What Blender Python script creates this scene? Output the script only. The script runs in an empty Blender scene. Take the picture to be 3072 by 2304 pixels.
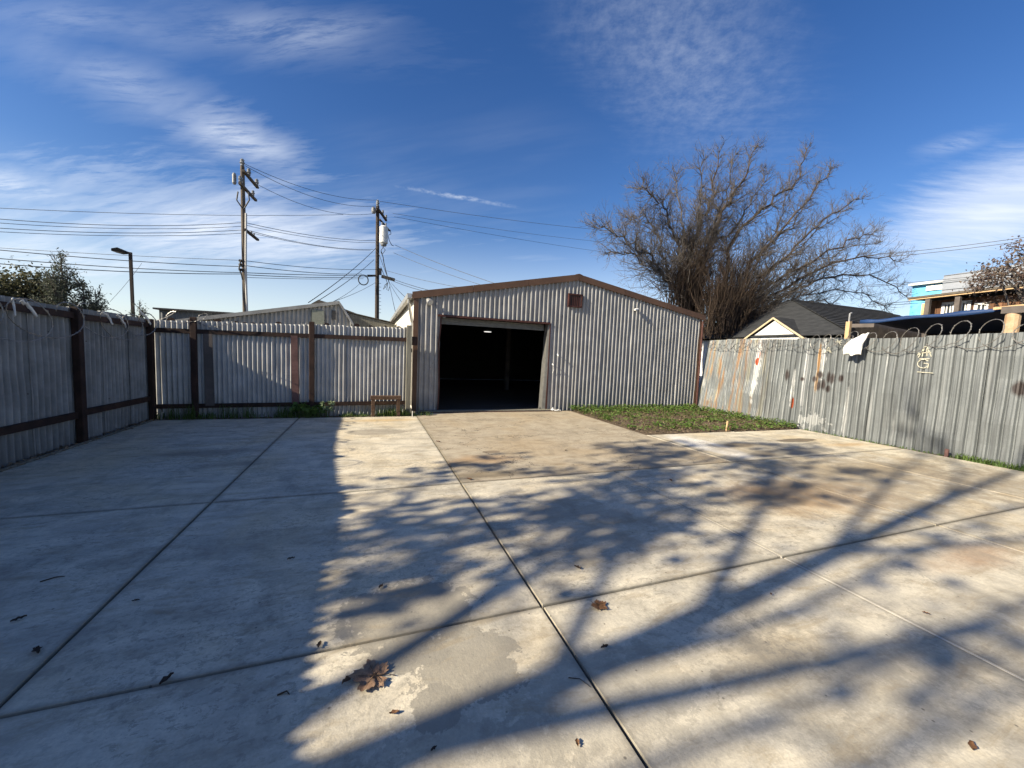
import bpy, bmesh, math, random
from mathutils import Vector, Matrix, noise
R_ = math.radians
S = bpy.context.scene
COL = S.collection

# ------------------------------------------------------------------ camera
FPX, CAMH = 1150.0, 1.52                       # focal length in pixels of a 3072 wide frame; eye height
YAW, PIT, ROL = R_(20.2), R_(4.5), R_(2.4)
_f = Vector((math.sin(YAW)*math.cos(PIT), math.cos(YAW)*math.cos(PIT), -math.sin(PIT)))
_r = Vector((math.cos(YAW), -math.sin(YAW), 0)); _u = _r.cross(_f)
CR = _r*math.cos(ROL) + _u*math.sin(ROL); CU = _u*math.cos(ROL) - _r*math.sin(ROL)
cd = bpy.data.cameras.new('camera'); cam = bpy.data.objects.new('camera', cd); COL.objects.link(cam)
cam.matrix_world = Matrix(((CR.x, CU.x, -_f.x, 0), (CR.y, CU.y, -_f.y, 0), (CR.z, CU.z, -_f.z, CAMH), (0, 0, 0, 1)))
cd.sensor_width = 36; cd.lens = FPX/3072*36; cd.clip_start = .05; cd.clip_end = 3000
S.camera = cam
CAMP = Vector((0, 0, CAMH))
def ray(x, y): return CR*((x-1536)/FPX) - CU*((y-1152)/FPX) + _f
def G(x, y, z=0.0): d = ray(x, y); return CAMP + d*((z-CAMH)/d.z)
def PY(x, y, Y): d = ray(x, y); return CAMP + d*(Y/d.y)
def PX(x, y, X): d = ray(x, y); return CAMP + d*(X/d.x)

# ------------------------------------------------------------------ sun, sky, exposure
SUN_EL, SUN_AZ = R_(29), R_(8.3)               # rays run along +X, turned 8.3 degrees towards +Y
SD = Vector((math.cos(SUN_EL)*math.cos(SUN_AZ), math.cos(SUN_EL)*math.sin(SUN_AZ), -math.sin(SUN_EL)))
sl = bpy.data.lights.new('sun', 'SUN'); so = bpy.data.objects.new('sun', sl); COL.objects.link(so)
sl.energy = 5.0; sl.angle = R_(0.53); sl.color = (1.0, .88, .68)
so.rotation_euler = SD.to_track_quat('-Z', 'Y').to_euler(); so.location = (-30, -5, 30)
S.cycles.use_adaptive_sampling = True; S.cycles.adaptive_threshold = .02; S.cycles.max_bounces = 5; S.cycles.diffuse_bounces = 3; S.cycles.glossy_bounces = 2; S.cycles.transmission_bounces = 3; S.cycles.sample_clamp_indirect = 6
S.view_settings.view_transform = 'Standard'; S.view_settings.look = 'None'
S.view_settings.exposure = 1.08; S.view_settings.gamma = 1.0; S.view_settings.use_curve_mapping = False

class NT:
    """small helper to write node trees"""
    def __init__(s, tree): s.t = tree; s.n = tree.nodes; s.l = tree.links
    def new(s, typ, **kw):
        n = s.n.new(typ)
        for k, v in kw.items(): setattr(n, k, v)
        return n
    def put(s, sock, v):
        if isinstance(v, bpy.types.NodeSocket): s.l.new(v, sock)
        elif v is not None:
            if hasattr(sock, 'default_value'):
                dv = sock.default_value
                if hasattr(dv, '__len__') and not isinstance(v, (int, float)):
                    v = tuple(v)
                    if len(dv) == 4 and len(v) == 3: v = v + (1,)
                elif hasattr(dv, '__len__'): v = (v,)*len(dv) if len(dv) == 3 else (v, v, v, 1)
                sock.default_value = v
    def m(s, op, a, b=None, c=None, clamp=False):
        n = s.new('ShaderNodeMath', operation=op, use_clamp=clamp)
        s.put(n.inputs[0], a); s.put(n.inputs[1], b); s.put(n.inputs[2], c); return n.outputs[0]
    def vm(s, op, a, b=None, sc=None):
        n = s.new('ShaderNodeVectorMath', operation=op)
        s.put(n.inputs[0], a); s.put(n.inputs[1], b)
        if sc is not None: s.put(n.inputs['Scale'], sc)
        return n.outputs['Value'] if op in ('DOT_PRODUCT', 'LENGTH', 'DISTANCE') else n.outputs[0]
    def mix(s, f, a, b, typ='MIX'):
        n = s.new('ShaderNodeMix', data_type='RGBA', blend_type=typ)
        s.put(n.inputs[0], f); s.put(n.inputs[6], a); s.put(n.inputs[7], b); return n.outputs[2]
    def ss(s, v, lo, hi, a=0.0, b=1.0):
        n = s.new('ShaderNodeMapRange', interpolation_type='SMOOTHSTEP')
        s.put(n.inputs[0], v); s.put(n.inputs[1], lo); s.put(n.inputs[2], hi); s.put(n.inputs[3], a); s.put(n.inputs[4], b); return n.outputs[0]
    def lin(s, v, lo, hi, a=0.0, b=1.0):
        n = s.new('ShaderNodeMapRange'); n.clamp = True
        s.put(n.inputs[0], v); s.put(n.inputs[1], lo); s.put(n.inputs[2], hi); s.put(n.inputs[3], a); s.put(n.inputs[4], b); return n.outputs[0]
    def noise(s, vec, scale, detail=4, rough=.55, dist=0.0, col=False):
        n = s.new('ShaderNodeTexNoise'); s.put(n.inputs['Vector'], vec); s.put(n.inputs['Scale'], scale)
        n.inputs['Detail'].default_value = detail; n.inputs['Roughness'].default_value = rough; n.inputs['Distortion'].default_value = dist
        return n.outputs[1] if col else n.outputs[0]
    def xyz(s, v):
        n = s.new('ShaderNodeSeparateXYZ'); s.put(n.inputs[0], v); return n.outputs
    def comb(s, x, y, z):
        n = s.new('ShaderNodeCombineXYZ'); s.put(n.inputs[0], x); s.put(n.inputs[1], y); s.put(n.inputs[2], z); return n.outputs[0]

W = bpy.data.worlds.new('World'); S.world = W; W.use_nodes = True
w = NT(W.node_tree); w.n.clear()
sky = w.new('ShaderNodeTexSky', sky_type='NISHITA'); sky.sun_disc = False
sky.sun_elevation = SUN_EL; sky.sun_rotation = R_(-98.3)   # sun low on the left, behind the left fence
sky.altitude = 0; sky.air_density = 1.0; sky.dust_density = .35; sky.ozone_density = 1.8
wd = w.vm('NORMALIZE', w.new('ShaderNodeTexCoord').outputs['Generated'])
dx, dy, dz = w.xyz(wd)
den = w.m('ADD', w.m('MAXIMUM', dz, 0.0), .14)
cp = w.comb(w.m('DIVIDE', dx, den), w.m('DIVIDE', dy, den), 0.0)      # the plane the cirrus drifts in
def rot2(v, a):
    n = w.new('ShaderNodeVectorRotate', rotation_type='Z_AXIS'); w.put(n.inputs[0], v); n.inputs['Angle'].default_value = a; return n.outputs[0]
wisp = w.noise(w.vm('MULTIPLY', rot2(cp, R_(38)), (.7, 3.6, 1)), 1.5, 4, .6, .25)
fine = w.noise(w.vm('MULTIPLY', rot2(w.vm('ADD', cp, w.vm('SCALE', w.noise(cp, 1.3, 2, .5, 0, True), None, .22)), R_(24)), (1.3, 7.0, 1)), 3.6, 7, .70, .0)
puff = w.noise(rot2(cp, R_(30)), 24.0, 4, .68, .0)
cover = w.noise(cp, .42, 2, .5, .2)
def blob(pc, pu, hv, hard=.25, warp=.35):
    """an elliptical patch of sky: centre pixel, end of its long half axis, half width in pixels (turned into directions)"""
    c = ray(*pc).normalized(); u = ray(*pu).normalized() - c; L = u.length; u = (u - c*u.dot(c)).normalized()
    v = c.cross(u).normalized(); hw = hv/FPX*c.dot(_f)
    n = w.new('ShaderNodeMapping', vector_type='TEXTURE'); w.put(n.inputs[0], wd)
    n.inputs['Location'].default_value = c; n.inputs['Scale'].default_value = (L, hw, 1.0)
    n.inputs['Rotation'].default_value = Matrix((u, v, c)).transposed().to_euler()
    r = w.m('MULTIPLY_ADD', w.m('SUBTRACT', fine, .5) if not hasattr(blob, 'fc') else blob.fc, warp*2, w.vm('LENGTH', n.outputs[0]))
    return w.ss(r, 1.0, hard)
def wmax(*a):
    o = a[0]
    for x in a[1:]: o = w.m('MAXIMUM', o, x)
    return o
def wmul(a, b): return w.m('MULTIPLY', a, b)
blob.fc = w.m('ADD', w.m('SUBTRACT', fine, .5), w.m('SUBTRACT', wisp, .5))
wsp = w.ss(wisp, .36, .72); fsp = w.ss(fine, .30, .72)
clouds = wmax(
    wmul(w.ss(cover, .46, .72), w.lin(wsp, 0, 1, .03, .40)),
    wmul(blob((725, 415), (965, 490), 110, -.1, .75), w.lin(fsp, 0, 1, .10, 1.0)),
    wmul(blob((330, 235), (850, 410), 130, -.2, .7), w.lin(fsp, 0, 1, .08, .40)),
    wmul(blob((880, 100), (1450, 170), 110, -.2, .8), w.lin(fsp, 0, 1, .03, .36)),
    wmul(blob((250, 60), (900, 120), 100, -.2, .8), w.lin(fsp, 0, 1, .05, .32)),
    wmul(blob((720, 700), (1440, 745), 200, .0, .7), w.lin(fsp, 0, 1, .36, 1.0)),
    wmul(blob((40, 560), (480, 620), 95, -.1, .7), w.lin(fsp, 0, 1, .12, .85)),
    wmul(blob((120, 770), (1000, 850), 180, -.1, .6), w.lin(fsp, 0, 1, .40, .85)),
    wmul(blob((1370, 590), (1620, 634), 12, -.3, .35), w.lin(puff, .35, .65, .05, .60)),
    wmul(blob((2030, 120), (2420, 620), 330, -.1, .3), wmul(w.lin(puff, .34, .70, .08, .30), w.lin(wsp, 0, 1, .6, 1))),
    wmul(blob((3000, 640), (2500, 790), 220, .05, .35), w.lin(wsp, 0, 1, .62, .95)),
    wmul(blob((2870, 430), (3072, 380), 50, -.2, .8), w.lin(fsp, 0, 1, .0, .40)),
    w.ss(dz, .32, .0, 0, .54))
clouds = wmul(clouds, w.ss(dz, -.02, .05))
hue = w.new('ShaderNodeHueSaturation'); hue.inputs['Saturation'].default_value = 1.33; hue.inputs['Hue'].default_value = .514; hue.inputs['Value'].default_value = 1.32
w.put(hue.inputs['Color'], sky.outputs[0])
ccol = w.mix(clouds, hue.outputs[0], (9.0, 9.7, 10.8))
W.cycles.sampling_method = 'MANUAL'; W.cycles.sample_map_resolution = 512
bg = w.new('ShaderNodeBackground'); w.put(bg.inputs[0], ccol); bg.inputs[1].default_value = .05
wo = w.new('ShaderNodeOutputWorld'); w.l.new(bg.outputs[0], wo.inputs[0])

# ------------------------------------------------------------------ materials
MATS = {}
def material(name, rough=.8, metal=0.0, spec=.3):
    m = bpy.data.materials.new(name); m.use_nodes = True; t = NT(m.node_tree)
    b = m.node_tree.nodes['Principled BSDF']
    b.inputs['Roughness'].default_value = rough; b.inputs['Metallic'].default_value = metal
    b.inputs['Specular IOR Level'].default_value = spec
    MATS[name] = m; t.b = b; t.pos = t.new('ShaderNodeNewGeometry').outputs['Position']
    return t
def bump(t, h, strength=.4, dist=.01):
    n = t.new('ShaderNodeBump'); n.inputs['Strength'].default_value = strength; n.inputs['Distance'].default_value = dist
    t.put(n.inputs['Height'], h); t.put(t.b.inputs['Normal'], n.outputs[0])
def simple(name, c1, c2, scale=6.0, rough=.8, metal=0.0, stretch=(1, 1, 1), bstr=.3, bdist=.005, spec=.3, dirt=None, rnd=0.0):
    t = material(name, rough, metal, spec)
    v = t.vm('MULTIPLY', t.pos, stretch)
    n = t.noise(v, scale, 6, .6); c = t.mix(t.ss(n, .3, .7), c1, c2)
    n2 = t.noise(v, scale*7, 4, .6)
    c = t.mix(t.lin(n2, .25, .75, 0, .3), c, tuple(x*.55 for x in c1))
    if dirt: c = t.mix(wmulT(t, t.ss(t.noise(t.pos, 1.7, 5, .6), .45, .7), .6), c, dirt)
    if rnd:
        oi = t.new('ShaderNodeObjectInfo').outputs['Random']
        c = t.mix(1.0, c, t.comb(t.lin(oi, 0, 1, 1-rnd, 1+rnd*.4), t.lin(oi, 0, 1, 1-rnd, 1+rnd*.4), t.lin(oi, 0, 1, 1-rnd, 1+rnd*.4)), 'MULTIPLY')
    t.put(t.b.inputs['Base Color'], c); bump(t, n2, bstr, bdist)
    return t
def wmulT(t, a, b): return t.m('MULTIPLY', a, b)

def concrete(name, base, light, warm, old=False):
    t = material(name, .86, 0, .25); p = t.pos; x, y, z = t.xyz(p)
    big = t.noise(p, .55, 4, .6, .6); mid = t.noise(t.vm('MULTIPLY', p, (1.0, 1.6, 1)), 2.3, 7, .66, .5); gr = t.noise(p, 60, 3, .7); fl = t.noise(p, 21, 6, .72)
    c = t.mix(t.ss(mid, .3, .7), base, light)
    c = t.mix(wmulT(t, t.ss(big, .45, .68), .75), c, warm)
    c = t.mix(wmulT(t, t.ss(t.noise(t.vm('ADD', p, (7, 3, 0)), .9, 6, .62, 1.0), .54, .72), .45), c, tuple(v*.55 for v in base))
    d2 = t.noise(t.vm('MULTIPLY', t.vm('ADD', p, (3, 8, 0)), (.8, 2.0, 1)), 3.1, 7, .74, .3)
    c = t.mix(wmulT(t, t.ss(d2, .48, .64), .42), c, (base[0]*.66, base[1]*.58, base[2]*.48))
    # worn cream skin broken into small flakes
    flake = t.m('MULTIPLY', t.ss(fl, .52, .58), t.ss(t.noise(p, 1.1, 3, .5), .42, .62))
    c = t.mix(wmulT(t, flake, .5), c, tuple(v*.62 for v in base))
    wn = {lo: t.m('SUBTRACT', t.noise(p, 2.6 if lo else 7.5, 5, .68, .3), .5) for lo in (True, False)}; jag = t.m('MULTIPLY', t.m('SUBTRACT', t.noise(p, 26, 4, .7), .5), .55)
    def patch(cx, cy, rx, ry, col, amt, warp=.6, edge=.3, sc=3.0):
        nonlocal c
        a = t.m('DIVIDE', t.m('SUBTRACT', x, cx), rx); b = t.m('DIVIDE', t.m('SUBTRACT', y, cy), ry)
        r = t.m('SQRT', t.m('ADD', t.m('MULTIPLY', a, a), t.m('MULTIPLY', b, b)))
        r = t.m('ADD', r, t.m('ADD', t.m('MULTIPLY', wn[sc < 4], warp*2), jag) if edge < .15 else t.m('MULTIPLY', wn[sc < 4], warp*2))
        c = t.mix(wmulT(t, t.ss(r, 1.0, 1.0-edge), amt), c, col)
    if not old:
        # grey bare patches where the skin came off, rust and mud stains
        g = (base[0]*.60, base[1]*.60, base[2]*.60)
        patch(.22, 2.18, .40, .30, g, .8, .75, .05, 5); patch(.46, 1.72, .26, .26, g, .8, .8, .05, 5); patch(1.0, 1.35, .5, .3, g, .35, 1.6, .05, 5); patch(2.2, 1.1, .6, .3, g, .25, 2.2, .05, 5); patch(.3, 1.2, .5, .25, g, .35, 1.7, .05, 5)
        patch(.20, 1.86, .20, .12, g, .85, .5, .05, 6); patch(.28, 1.53, .11, .12, g, .85, .5, .05, 7)
        patch(4.9, 2.95, 1.5, .75, (.34, .19, .075), .75, .5, .9); patch(4.3, 3.2, .7, .35, (.34, .20, .09), .6, .6, .9)
        patch(4.75, 1.55, .9, .25, (.36, .21, .11), .6, .5, .9); patch(-.1, .95, .5, .3, (.26, .17, .08), .6, .5, .9)
        patch(6.45, 5.15, .55, .22, (.13, .10, .07), .85, .4, .6); patch(8.2, 5.25, .62, .16, (.11, .085, .06), .9, .3, .25)
        patch(7.0, 4.55, 1.3, .22, (.17, .16, .14), .7, .5, .3); patch(8.9, 4.75, .9, .2, (.45, .27, .10), .6, .5, .9)
        patch(7.3, 3.5, 2.2, .5, (.30, .23, .13), .5, .6, .9); patch(5.75, 5.25, .42, 1.1, (.78, .76, .70), .85, .3, .4)
        patch(0.2, 8.5, 1.3, .25, (.50, .33, .13), .6, .6, .9); patch(.1, 7.3, .55, .28, (.26, .23, .18), .65, .25, .1)
        patch(-2.2, 6.2, 1.1, .25, (.16, .13, .10), .6, .7, .9); patch(-1.6, 5.6, .6, .2, (.16, .13, .10), .45, .7, .9)
        patch(-2.6, 3.2, .8, .25, (.17, .13, .10), .45, .7, .9); patch(-.8, 3.3, .9, .3, (.20, .17, .13), .4, .7, .9); patch(-2.9, 2.6, .25, .12, (.06, .05, .045), .7, .5, .8)
        patch(6.6, 3.2, 3.4, 1.3, (.27, .205, .125), .5, 1.5, .7); patch(8.3, 2.6, 1.6, .8, (.22, .18, .13), .45, 1.6, .6); patch(6.2, 4.9, 1.6, .5, (.30, .23, .14), .45, 1.3, .8)
        patch(1.7, 2.9, 1.0, .8, (.30, .26, .20), .4, 1.7, .5)
        for i, (sx, sy) in enumerate([(-.55, 1.6), (-1.0, 2.5), (1.8, 1.3), (2.4, 2.9), (3.9, 1.2)]):
            patch(sx, sy, .5, .2, (.17, .15, .12), .30, .9, .9)
    else:
        patch(1.5, 5.15, .75, .35, (.42, .24, .10), .55, .5, .9); patch(1.75, 5.55, .16, .09, (.17, .13, .09), .8, .2, .2)
        patch(1.4, 4.5, .9, .2, (.20, .16, .10), .7, .6, .8); patch(3.4, 5.6, .25, .2, (.42, .36, .27), .7, .4, .3)
        v = t.new('ShaderNodeTexVoronoi', feature='DISTANCE_TO_EDGE')
        t.put(v.inputs['Vector'], t.vm('ADD', t.vm('MULTIPLY', p, (.42, .55, .0)), t.vm('SCALE', t.noise(p, 2.2, 5, .6, 0, True), None, .38))); v.inputs['Scale'].default_value = 1.0
        c = t.mix(wmulT(t, t.ss(v.outputs[0], .0045, .001), .85), c, (.07, .055, .04))
    # grime gathered along the joints
    jd = None
    for (ax, v0) in (((x, .99), (y, 4.27)) if old else ((x, -1.41), (x, .99), (x, 3.09), (x, 5.30), (y, 2.0), (y, 4.27))):
        q = t.m('ABSOLUTE', t.m('SUBTRACT', ax, v0)); jd = q if jd is None else t.m('MINIMUM', jd, q)
    c = t.mix(wmulT(t, t.ss(t.m('ADD', jd, t.m('MULTIPLY', fl, .05)), .075, .015), .75), c, tuple(v*.32 for v in base))
    c = t.mix(wmulT(t, t.ss(t.noise(t.vm('MULTIPLY', p, (1.6, .8, 1)), 1.9, 5, .7, .4), .50, .66), .38), c, tuple(v*.50 for v in base))
    c = t.mix(t.lin(gr, .3, .75, 0, .34), c, tuple(v*.5 for v in base))
    # grimy pitting in drifts, and pale scuffs
    pit = t.m('MULTIPLY', t.ss(t.noise(t.vm('MULTIPLY', p, (1.0, 1.5, 1)), 17, 5, .78, .4), .53, .60), t.ss(t.noise(t.vm('ADD', p, (11, 2, 0)), .8, 3, .6), .42, .60))
    c = t.mix(wmulT(t, pit, .55), c, tuple(v*.48 for v in base))
    c = t.mix(wmulT(t, t.ss(t.noise(t.vm('MULTIPLY', t.vm('ADD', p, (5, 1, 0)), (.9, 2.6, 1)), 2.2, 6, .72, .6), .52, .68), .45), c, (base[0]*.62, base[1]*.53, base[2]*.40))
    # fine dark specks
    vo = t.new('ShaderNodeTexVoronoi'); t.put(vo.inputs['Vector'], p); vo.inputs['Scale'].default_value = 9
    c = t.mix(wmulT(t, t.ss(vo.outputs['Distance'], .075, .03), .6), c, (.05, .045, .04))
    t.put(t.b.inputs['Base Color'], c)
    bump(t, t.m('ADD', gr, t.m('MULTIPLY', fl, 1.2)), .35, .006)
    return t
concrete('concrete', (.46, .425, .345), (.72, .655, .51), (.63, .52, .335))
concrete('old_concrete', (.37, .32, .24), (.48, .42, .315), (.43, .34, .22), True)
simple('soil', (.085, .062, .042), (.15, .112, .075), 5, .95, bstr=.8, bdist=.03)
simple('joint_dirt', (.012, .011, .009), (.03, .026, .02), 9, .95)
simple('joint_sealant', (.50, .47, .40), (.62, .58, .50), 9, .8)
simple('far_ground', (.07, .065, .05), (.11, .10, .075), .6, .95)

def painted_sheet(name, c1, c2, dirtc, nail=True, top=1.9):
    t = material(name, .55, 0, .35); p = t.pos; x, y, z = t.xyz(p)
    st = t.noise(t.vm('MULTIPLY', p, (9, 9, .55)), 1.0, 6, .65); bl = t.noise(p, 2.6, 6, .65)
    c = t.mix(t.ss(bl, .35, .7), c1, c2)
    c = t.mix(wmulT(t, t.ss(st, .52, .75), .55), c, dirtc)
    c = t.mix(wmulT(t, t.ss(z, .55, .0), wmulT(t, t.ss(t.noise(t.vm('MULTIPLY', p, (6, 6, 1.2)), 1, 5, .65), .35, .65), .6)), c, dirtc)
    vo = t.new('ShaderNodeTexVoronoi'); t.put(vo.inputs['Vector'], p); vo.inputs['Scale'].default_value = 5
    c = t.mix(wmulT(t, t.ss(vo.outputs['Distance'], .06, .035), .8), c, (.05, .035, .03))
    t.put(t.b.inputs['Base Color'], c); bump(t, bl, .15, .01)
painted_sheet('shed_sheet', (.275, .272, .265), (.36, .356, .35), (.16, .158, .152))
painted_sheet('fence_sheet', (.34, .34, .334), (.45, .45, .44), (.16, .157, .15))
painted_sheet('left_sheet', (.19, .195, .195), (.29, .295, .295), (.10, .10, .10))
painted_sheet('dark_sheet', (.10, .11, .12), (.16, .17, .18), (.06, .06, .06))
painted_sheet('cream_wall', (.66, .63, .56), (.72, .69, .62), (.5, .46, .4))

def galvanised():
    t = material('galvanised_sheet', .5, .55, .5); p = t.pos; x, y, z = t.xyz(p)
    st = t.noise(t.vm('MULTIPLY', p, (13, 13, .30)), 1.0, 5, .62); bl = t.noise(p, 3.0, 6, .7); vo = t.new('ShaderNodeTexVoronoi'); t.put(vo.inputs['Vector'], p); vo.inputs['Scale'].default_value = 60
    c = t.mix(t.ss(bl, .3, .7), (.108, .12, .127), (.168, .183, .19))
    c = t.mix(t.lin(vo.outputs['Distance'], 0, .8, 0, .25), c, (.21, .228, .235))
    c = t.mix(wmulT(t, t.ss(st, .48, .62), .65), c, (.075, .082, .087))
    st2 = t.noise(t.vm('MULTIPLY', p, (12, 12, .28)), 1.0, 5, .6)
    c = t.mix(wmulT(t, t.ss(st2, .56, .66), t.ss(y, 3.2, 6.5, .15, .5)), c, (.42, .43, .43))
    # rust runs on the far sheets
    ru = t.noise(t.vm('MULTIPLY', p, (5, 5, .25)), 1.3, 5, .6)
    far = t.ss(y, 6.9, 8.4)
    c = t.mix(wmulT(t, wmulT(t, t.ss(ru, .50, .64), far), .75), c, (.24, .125, .045))
    c = t.mix(wmulT(t, wmulT(t, t.ss(t.noise(t.vm('MULTIPLY', p, (4, 4, .3)), 1.9, 5, .6), .5, .7), t.ss(y, 6.6, 8.0)), .5), c, (.30, .27, .16))
    wn = t.m('SUBTRACT', t.noise(t.vm('MULTIPLY', p, (1, 1, .7)), 9.0, 5, .65), .5)
    def mark(cy, cz, ry, rz, col, amt=.9, warp=.35, edge=.3, sc=9.0, st=(1, 1, 1)):
        nonlocal c
        a = t.m('DIVIDE', t.m('SUBTRACT', y, cy), ry); b = t.m('DIVIDE', t.m('SUBTRACT', z, cz), rz)
        r = t.m('SQRT', t.m('ADD', t.m('MULTIPLY', a, a), t.m('MULTIPLY', b, b)))
        r = t.m('ADD', r, t.m('MULTIPLY', wn, warp*2))
        c = t.mix(wmulT(t, t.ss(r, 1.0, 1-edge), amt), c, col)
    wh = (.44, .45, .45)
    mark(7.69, 1.30, .09, .95, wh, .8, .8, .25, 5); mark(6.60, .95, .05, .45, wh, .8, .8, .2, 6); mark(5.98, 1.75, .05, .5, wh, .65, .9, .2, 6)
    mark(6.1, .22, .3, .15, wh, .5, 3.2, .1, 14); mark(5.4, .55, .04, .7, wh, .6, .6, .3, 6); mark(6.35, 1.2, .05, .9, (.40, .41, .42), .6, .6, .3, 6)
    ru = (.28, .055, .018)
    mark(7.70, 1.58, .055, .10, ru, 1, .5, .1, 8); mark(7.66, 1.75, .02, .14, ru, 1, .3, .1, 8); mark(6.57, .58, .035, .15, ru, 1, .35, .1, 8)
    mark(6.08, 1.7, .025, .45, (.40, .22, .08), .8, .5, .4, 5); mark(6.08, 1.2, .03, .3, (.40, .24, .10), .6, .5, .4, 5)
    sp = (.035, .026, .025)
    for (cy, cz, ry, rz) in [(6.80, 1.27, .07, .17), (6.40, 1.20, .06, .06), (6.12, 1.22, .06, .09), (6.02, 1.33, .09, .10), (5.82, 1.28, .06, .16), (5.73, 1.27, .055, .15), (5.56, 1.28, .06, .10), (6.02, 1.08, .06, .14), (5.92, 1.10, .06, .15), (5.80, 1.02, .065, .10), (3.02, 1.30, .10, .16), (2.85, 1.22, .12, .2)]:
        mark(cy, cz, ry*1.15, rz*1.15, sp, .95, .35, .6, 8)
    t.put(t.b.inputs['Base Color'], c); bump(t, bl, .12, .01)
    t.put(t.b.inputs['Metallic'], t.lin(bl, .3, .7, .15, .45))
galvanised()
simple('brown_timber', (.026, .015, .012), (.062, .033, .024), 5, .8, stretch=(1, 1, 1), rnd=.25)
simple('brown_trim', (.105, .058, .036), (.14, .078, .048), 3, .55, spec=.35, bstr=.1)
simple('red_brown_steel', (.055, .022, .018), (.095, .036, .028), 6, .6)
simple('grey_timber', (.16, .15, .12), (.26, .25, .20), 4, .9, stretch=(6, 6, .7))
simple('red_plank', (.10, .055, .05), (.19, .105, .095), 3, .85, stretch=(1, 1, 2))
simple('dark_plank', (.085, .075, .07), (.14, .12, .11), 3, .85)
simple('bench_timber', (.075, .045, .029), (.135, .083, .053), 5, .85, stretch=(1, 6, 6))
simple('roll_steel', (.13, .13, .125), (.18, .18, .175), 8, .55, metal=.3)
simple('steel_bright', (.42, .42, .41), (.55, .55, .54), 8, .42, metal=.6)
simple('wire_steel', (.20, .19, .18), (.36, .35, .33), 14, .45, metal=.6)
simple('dark_steel', (.03, .03, .032), (.05, .05, .052), 6, .6)
simple('pole_wood', (.085, .07, .058), (.15, .125, .10), 3, .9, stretch=(5, 5, .6))
simple('pole_wood_dark', (.045, .035, .03), (.08, .062, .05), 3, .9, stretch=(5, 5, .6))
simple('pole_pvc', (.50, .49, .46), (.60, .58, .55), 3, .6)
simple('cable_black', (.015, .015, .016), (.03, .03, .03), 6, .6)
simple('cable_grey', (.07, .075, .08), (.11, .115, .12), 6, .6)
simple('insulator', (.17, .18, .19), (.27, .28, .29), 8, .4)
simple('transformer_paint', (.62, .63, .62), (.70, .71, .70), 5, .5)
simple('white_plastic', (.74, .74, .72), (.82, .82, .80), 8, .6)
simple('cloth_white', (.74, .73, .70), (.82, .81, .78), 8, .95, bstr=.5)
simple('white_wall', (.72, .72, .70), (.80, .80, .78), 3, .8)
simple('shingle', (.018, .020, .023), (.038, .040, .044), 3, .95, stretch=(1, 1, 6), rnd=.3)
simple('tan_trim', (.50, .40, .26), (.60, .49, .33), 4, .8)
simple('new_timber', (.46, .31, .17), (.56, .40, .23), 4, .8, stretch=(6, 6, .8))
simple('log_bark', (.40, .26, .15), (.52, .40, .28), 6, .9)
simple('tarp_blue', (.014, .036, .11), (.024, .06, .16), 3, .5, bstr=.4)
simple('blue_wall', (.12, .42, .66), (.17, .50, .74), 3, .8)
simple('grey_wall', (.24, .265, .31), (.28, .305, .35), 3, .8)
simple('yellow_wall', (.62, .48, .22), (.68, .54, .28), 3, .8)
simple('shack_board', (.11, .055, .032), (.20, .105, .06), 4, .9, rnd=.45, stretch=(6, 6, .8))
simple('weathered_roof', (.085, .075, .062), (.14, .125, .105), 4, .95)
simple('panel_green', (.20, .215, .18), (.27, .285, .24), 14, .9, bstr=.6)
simple('bark_bare', (.075, .066, .060), (.135, .12, .108), 5, .95, stretch=(3, 3, 1))
simple('bark_vine', (.045, .031, .023), (.085, .06, .043), 5, .95)
simple('bark_plane', (.13, .115, .09), (.22, .20, .16), 4, .95)
simple('leaf_dead', (.11, .052, .024), (.20, .105, .05), 40, .75, bstr=.5, bdist=.003)
simple('leaf_dead_big', (.20, .12, .075), (.34, .225, .145), 30, .7, bstr=.6, bdist=.004)
simple('leaf_dark', (.035, .022, .015), (.07, .045, .028), 30, .8)
def foliage(name, c1, c2, tr=.25):
    t = material(name, .6, 0, .35); oi = t.noise(t.pos, 7, 3, .6)
    c = t.mix(t.ss(oi, .3, .7), c1, c2); t.put(t.b.inputs['Base Color'], c)
    td = t.new('ShaderNodeBsdfTranslucent'); t.put(td.inputs[0], c)
    ms = t.new('ShaderNodeMixShader'); ms.inputs[0].default_value = tr
    t.l.new(t.b.outputs[0], ms.inputs[1]); t.l.new(td.outputs[0], ms.inputs[2])
    t.l.new(ms.outputs[0], t.n['Material Output'].inputs[0])
foliage('weed_leaf', (.06, .115, .02), (.13, .21, .045))
foliage('weed_olive', (.09, .10, .03), (.15, .15, .06))
foliage('grass_blade', (.05, .095, .018), (.11, .17, .04))
foliage('litter', (.16, .115, .07), (.28, .215, .14), .1)
foliage('evergreen_leaf', (.06, .065, .03), (.13, .12, .065))
foliage('juniper_leaf', (.07, .085, .06), (.13, .145, .10))
foliage('olive_leaf', (.09, .055, .05), (.15, .12, .09))
foliage('succulent', (.16, .22, .12), (.30, .36, .20))
foliage('plane_leaf', (.10, .08, .03), (.17, .13, .05), .2)
t = material('lamp_glow', .5); t.put(t.b.inputs['Emission Color'], (1, .97, .9)); t.b.inputs['Emission Strength'].default_value = .8
t.put(t.b.inputs['Base Color'], (.8, .8, .8))
t = material('window_glass', .08, 0, .5); t.put(t.b.inputs['Base Color'], (.035, .04, .045))
t = material('lens_glass', .1, 0, .5); t.put(t.b.inputs['Base Color'], (.55, .55, .52))
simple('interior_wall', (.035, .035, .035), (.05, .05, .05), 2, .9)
simple('graffiti_paint', (.42, .41, .33), (.58, .56, .45), 12, .7)
simple('roof_sheet', (.24, .24, .235), (.34, .34, .33), 3, .6, metal=.2)

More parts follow.
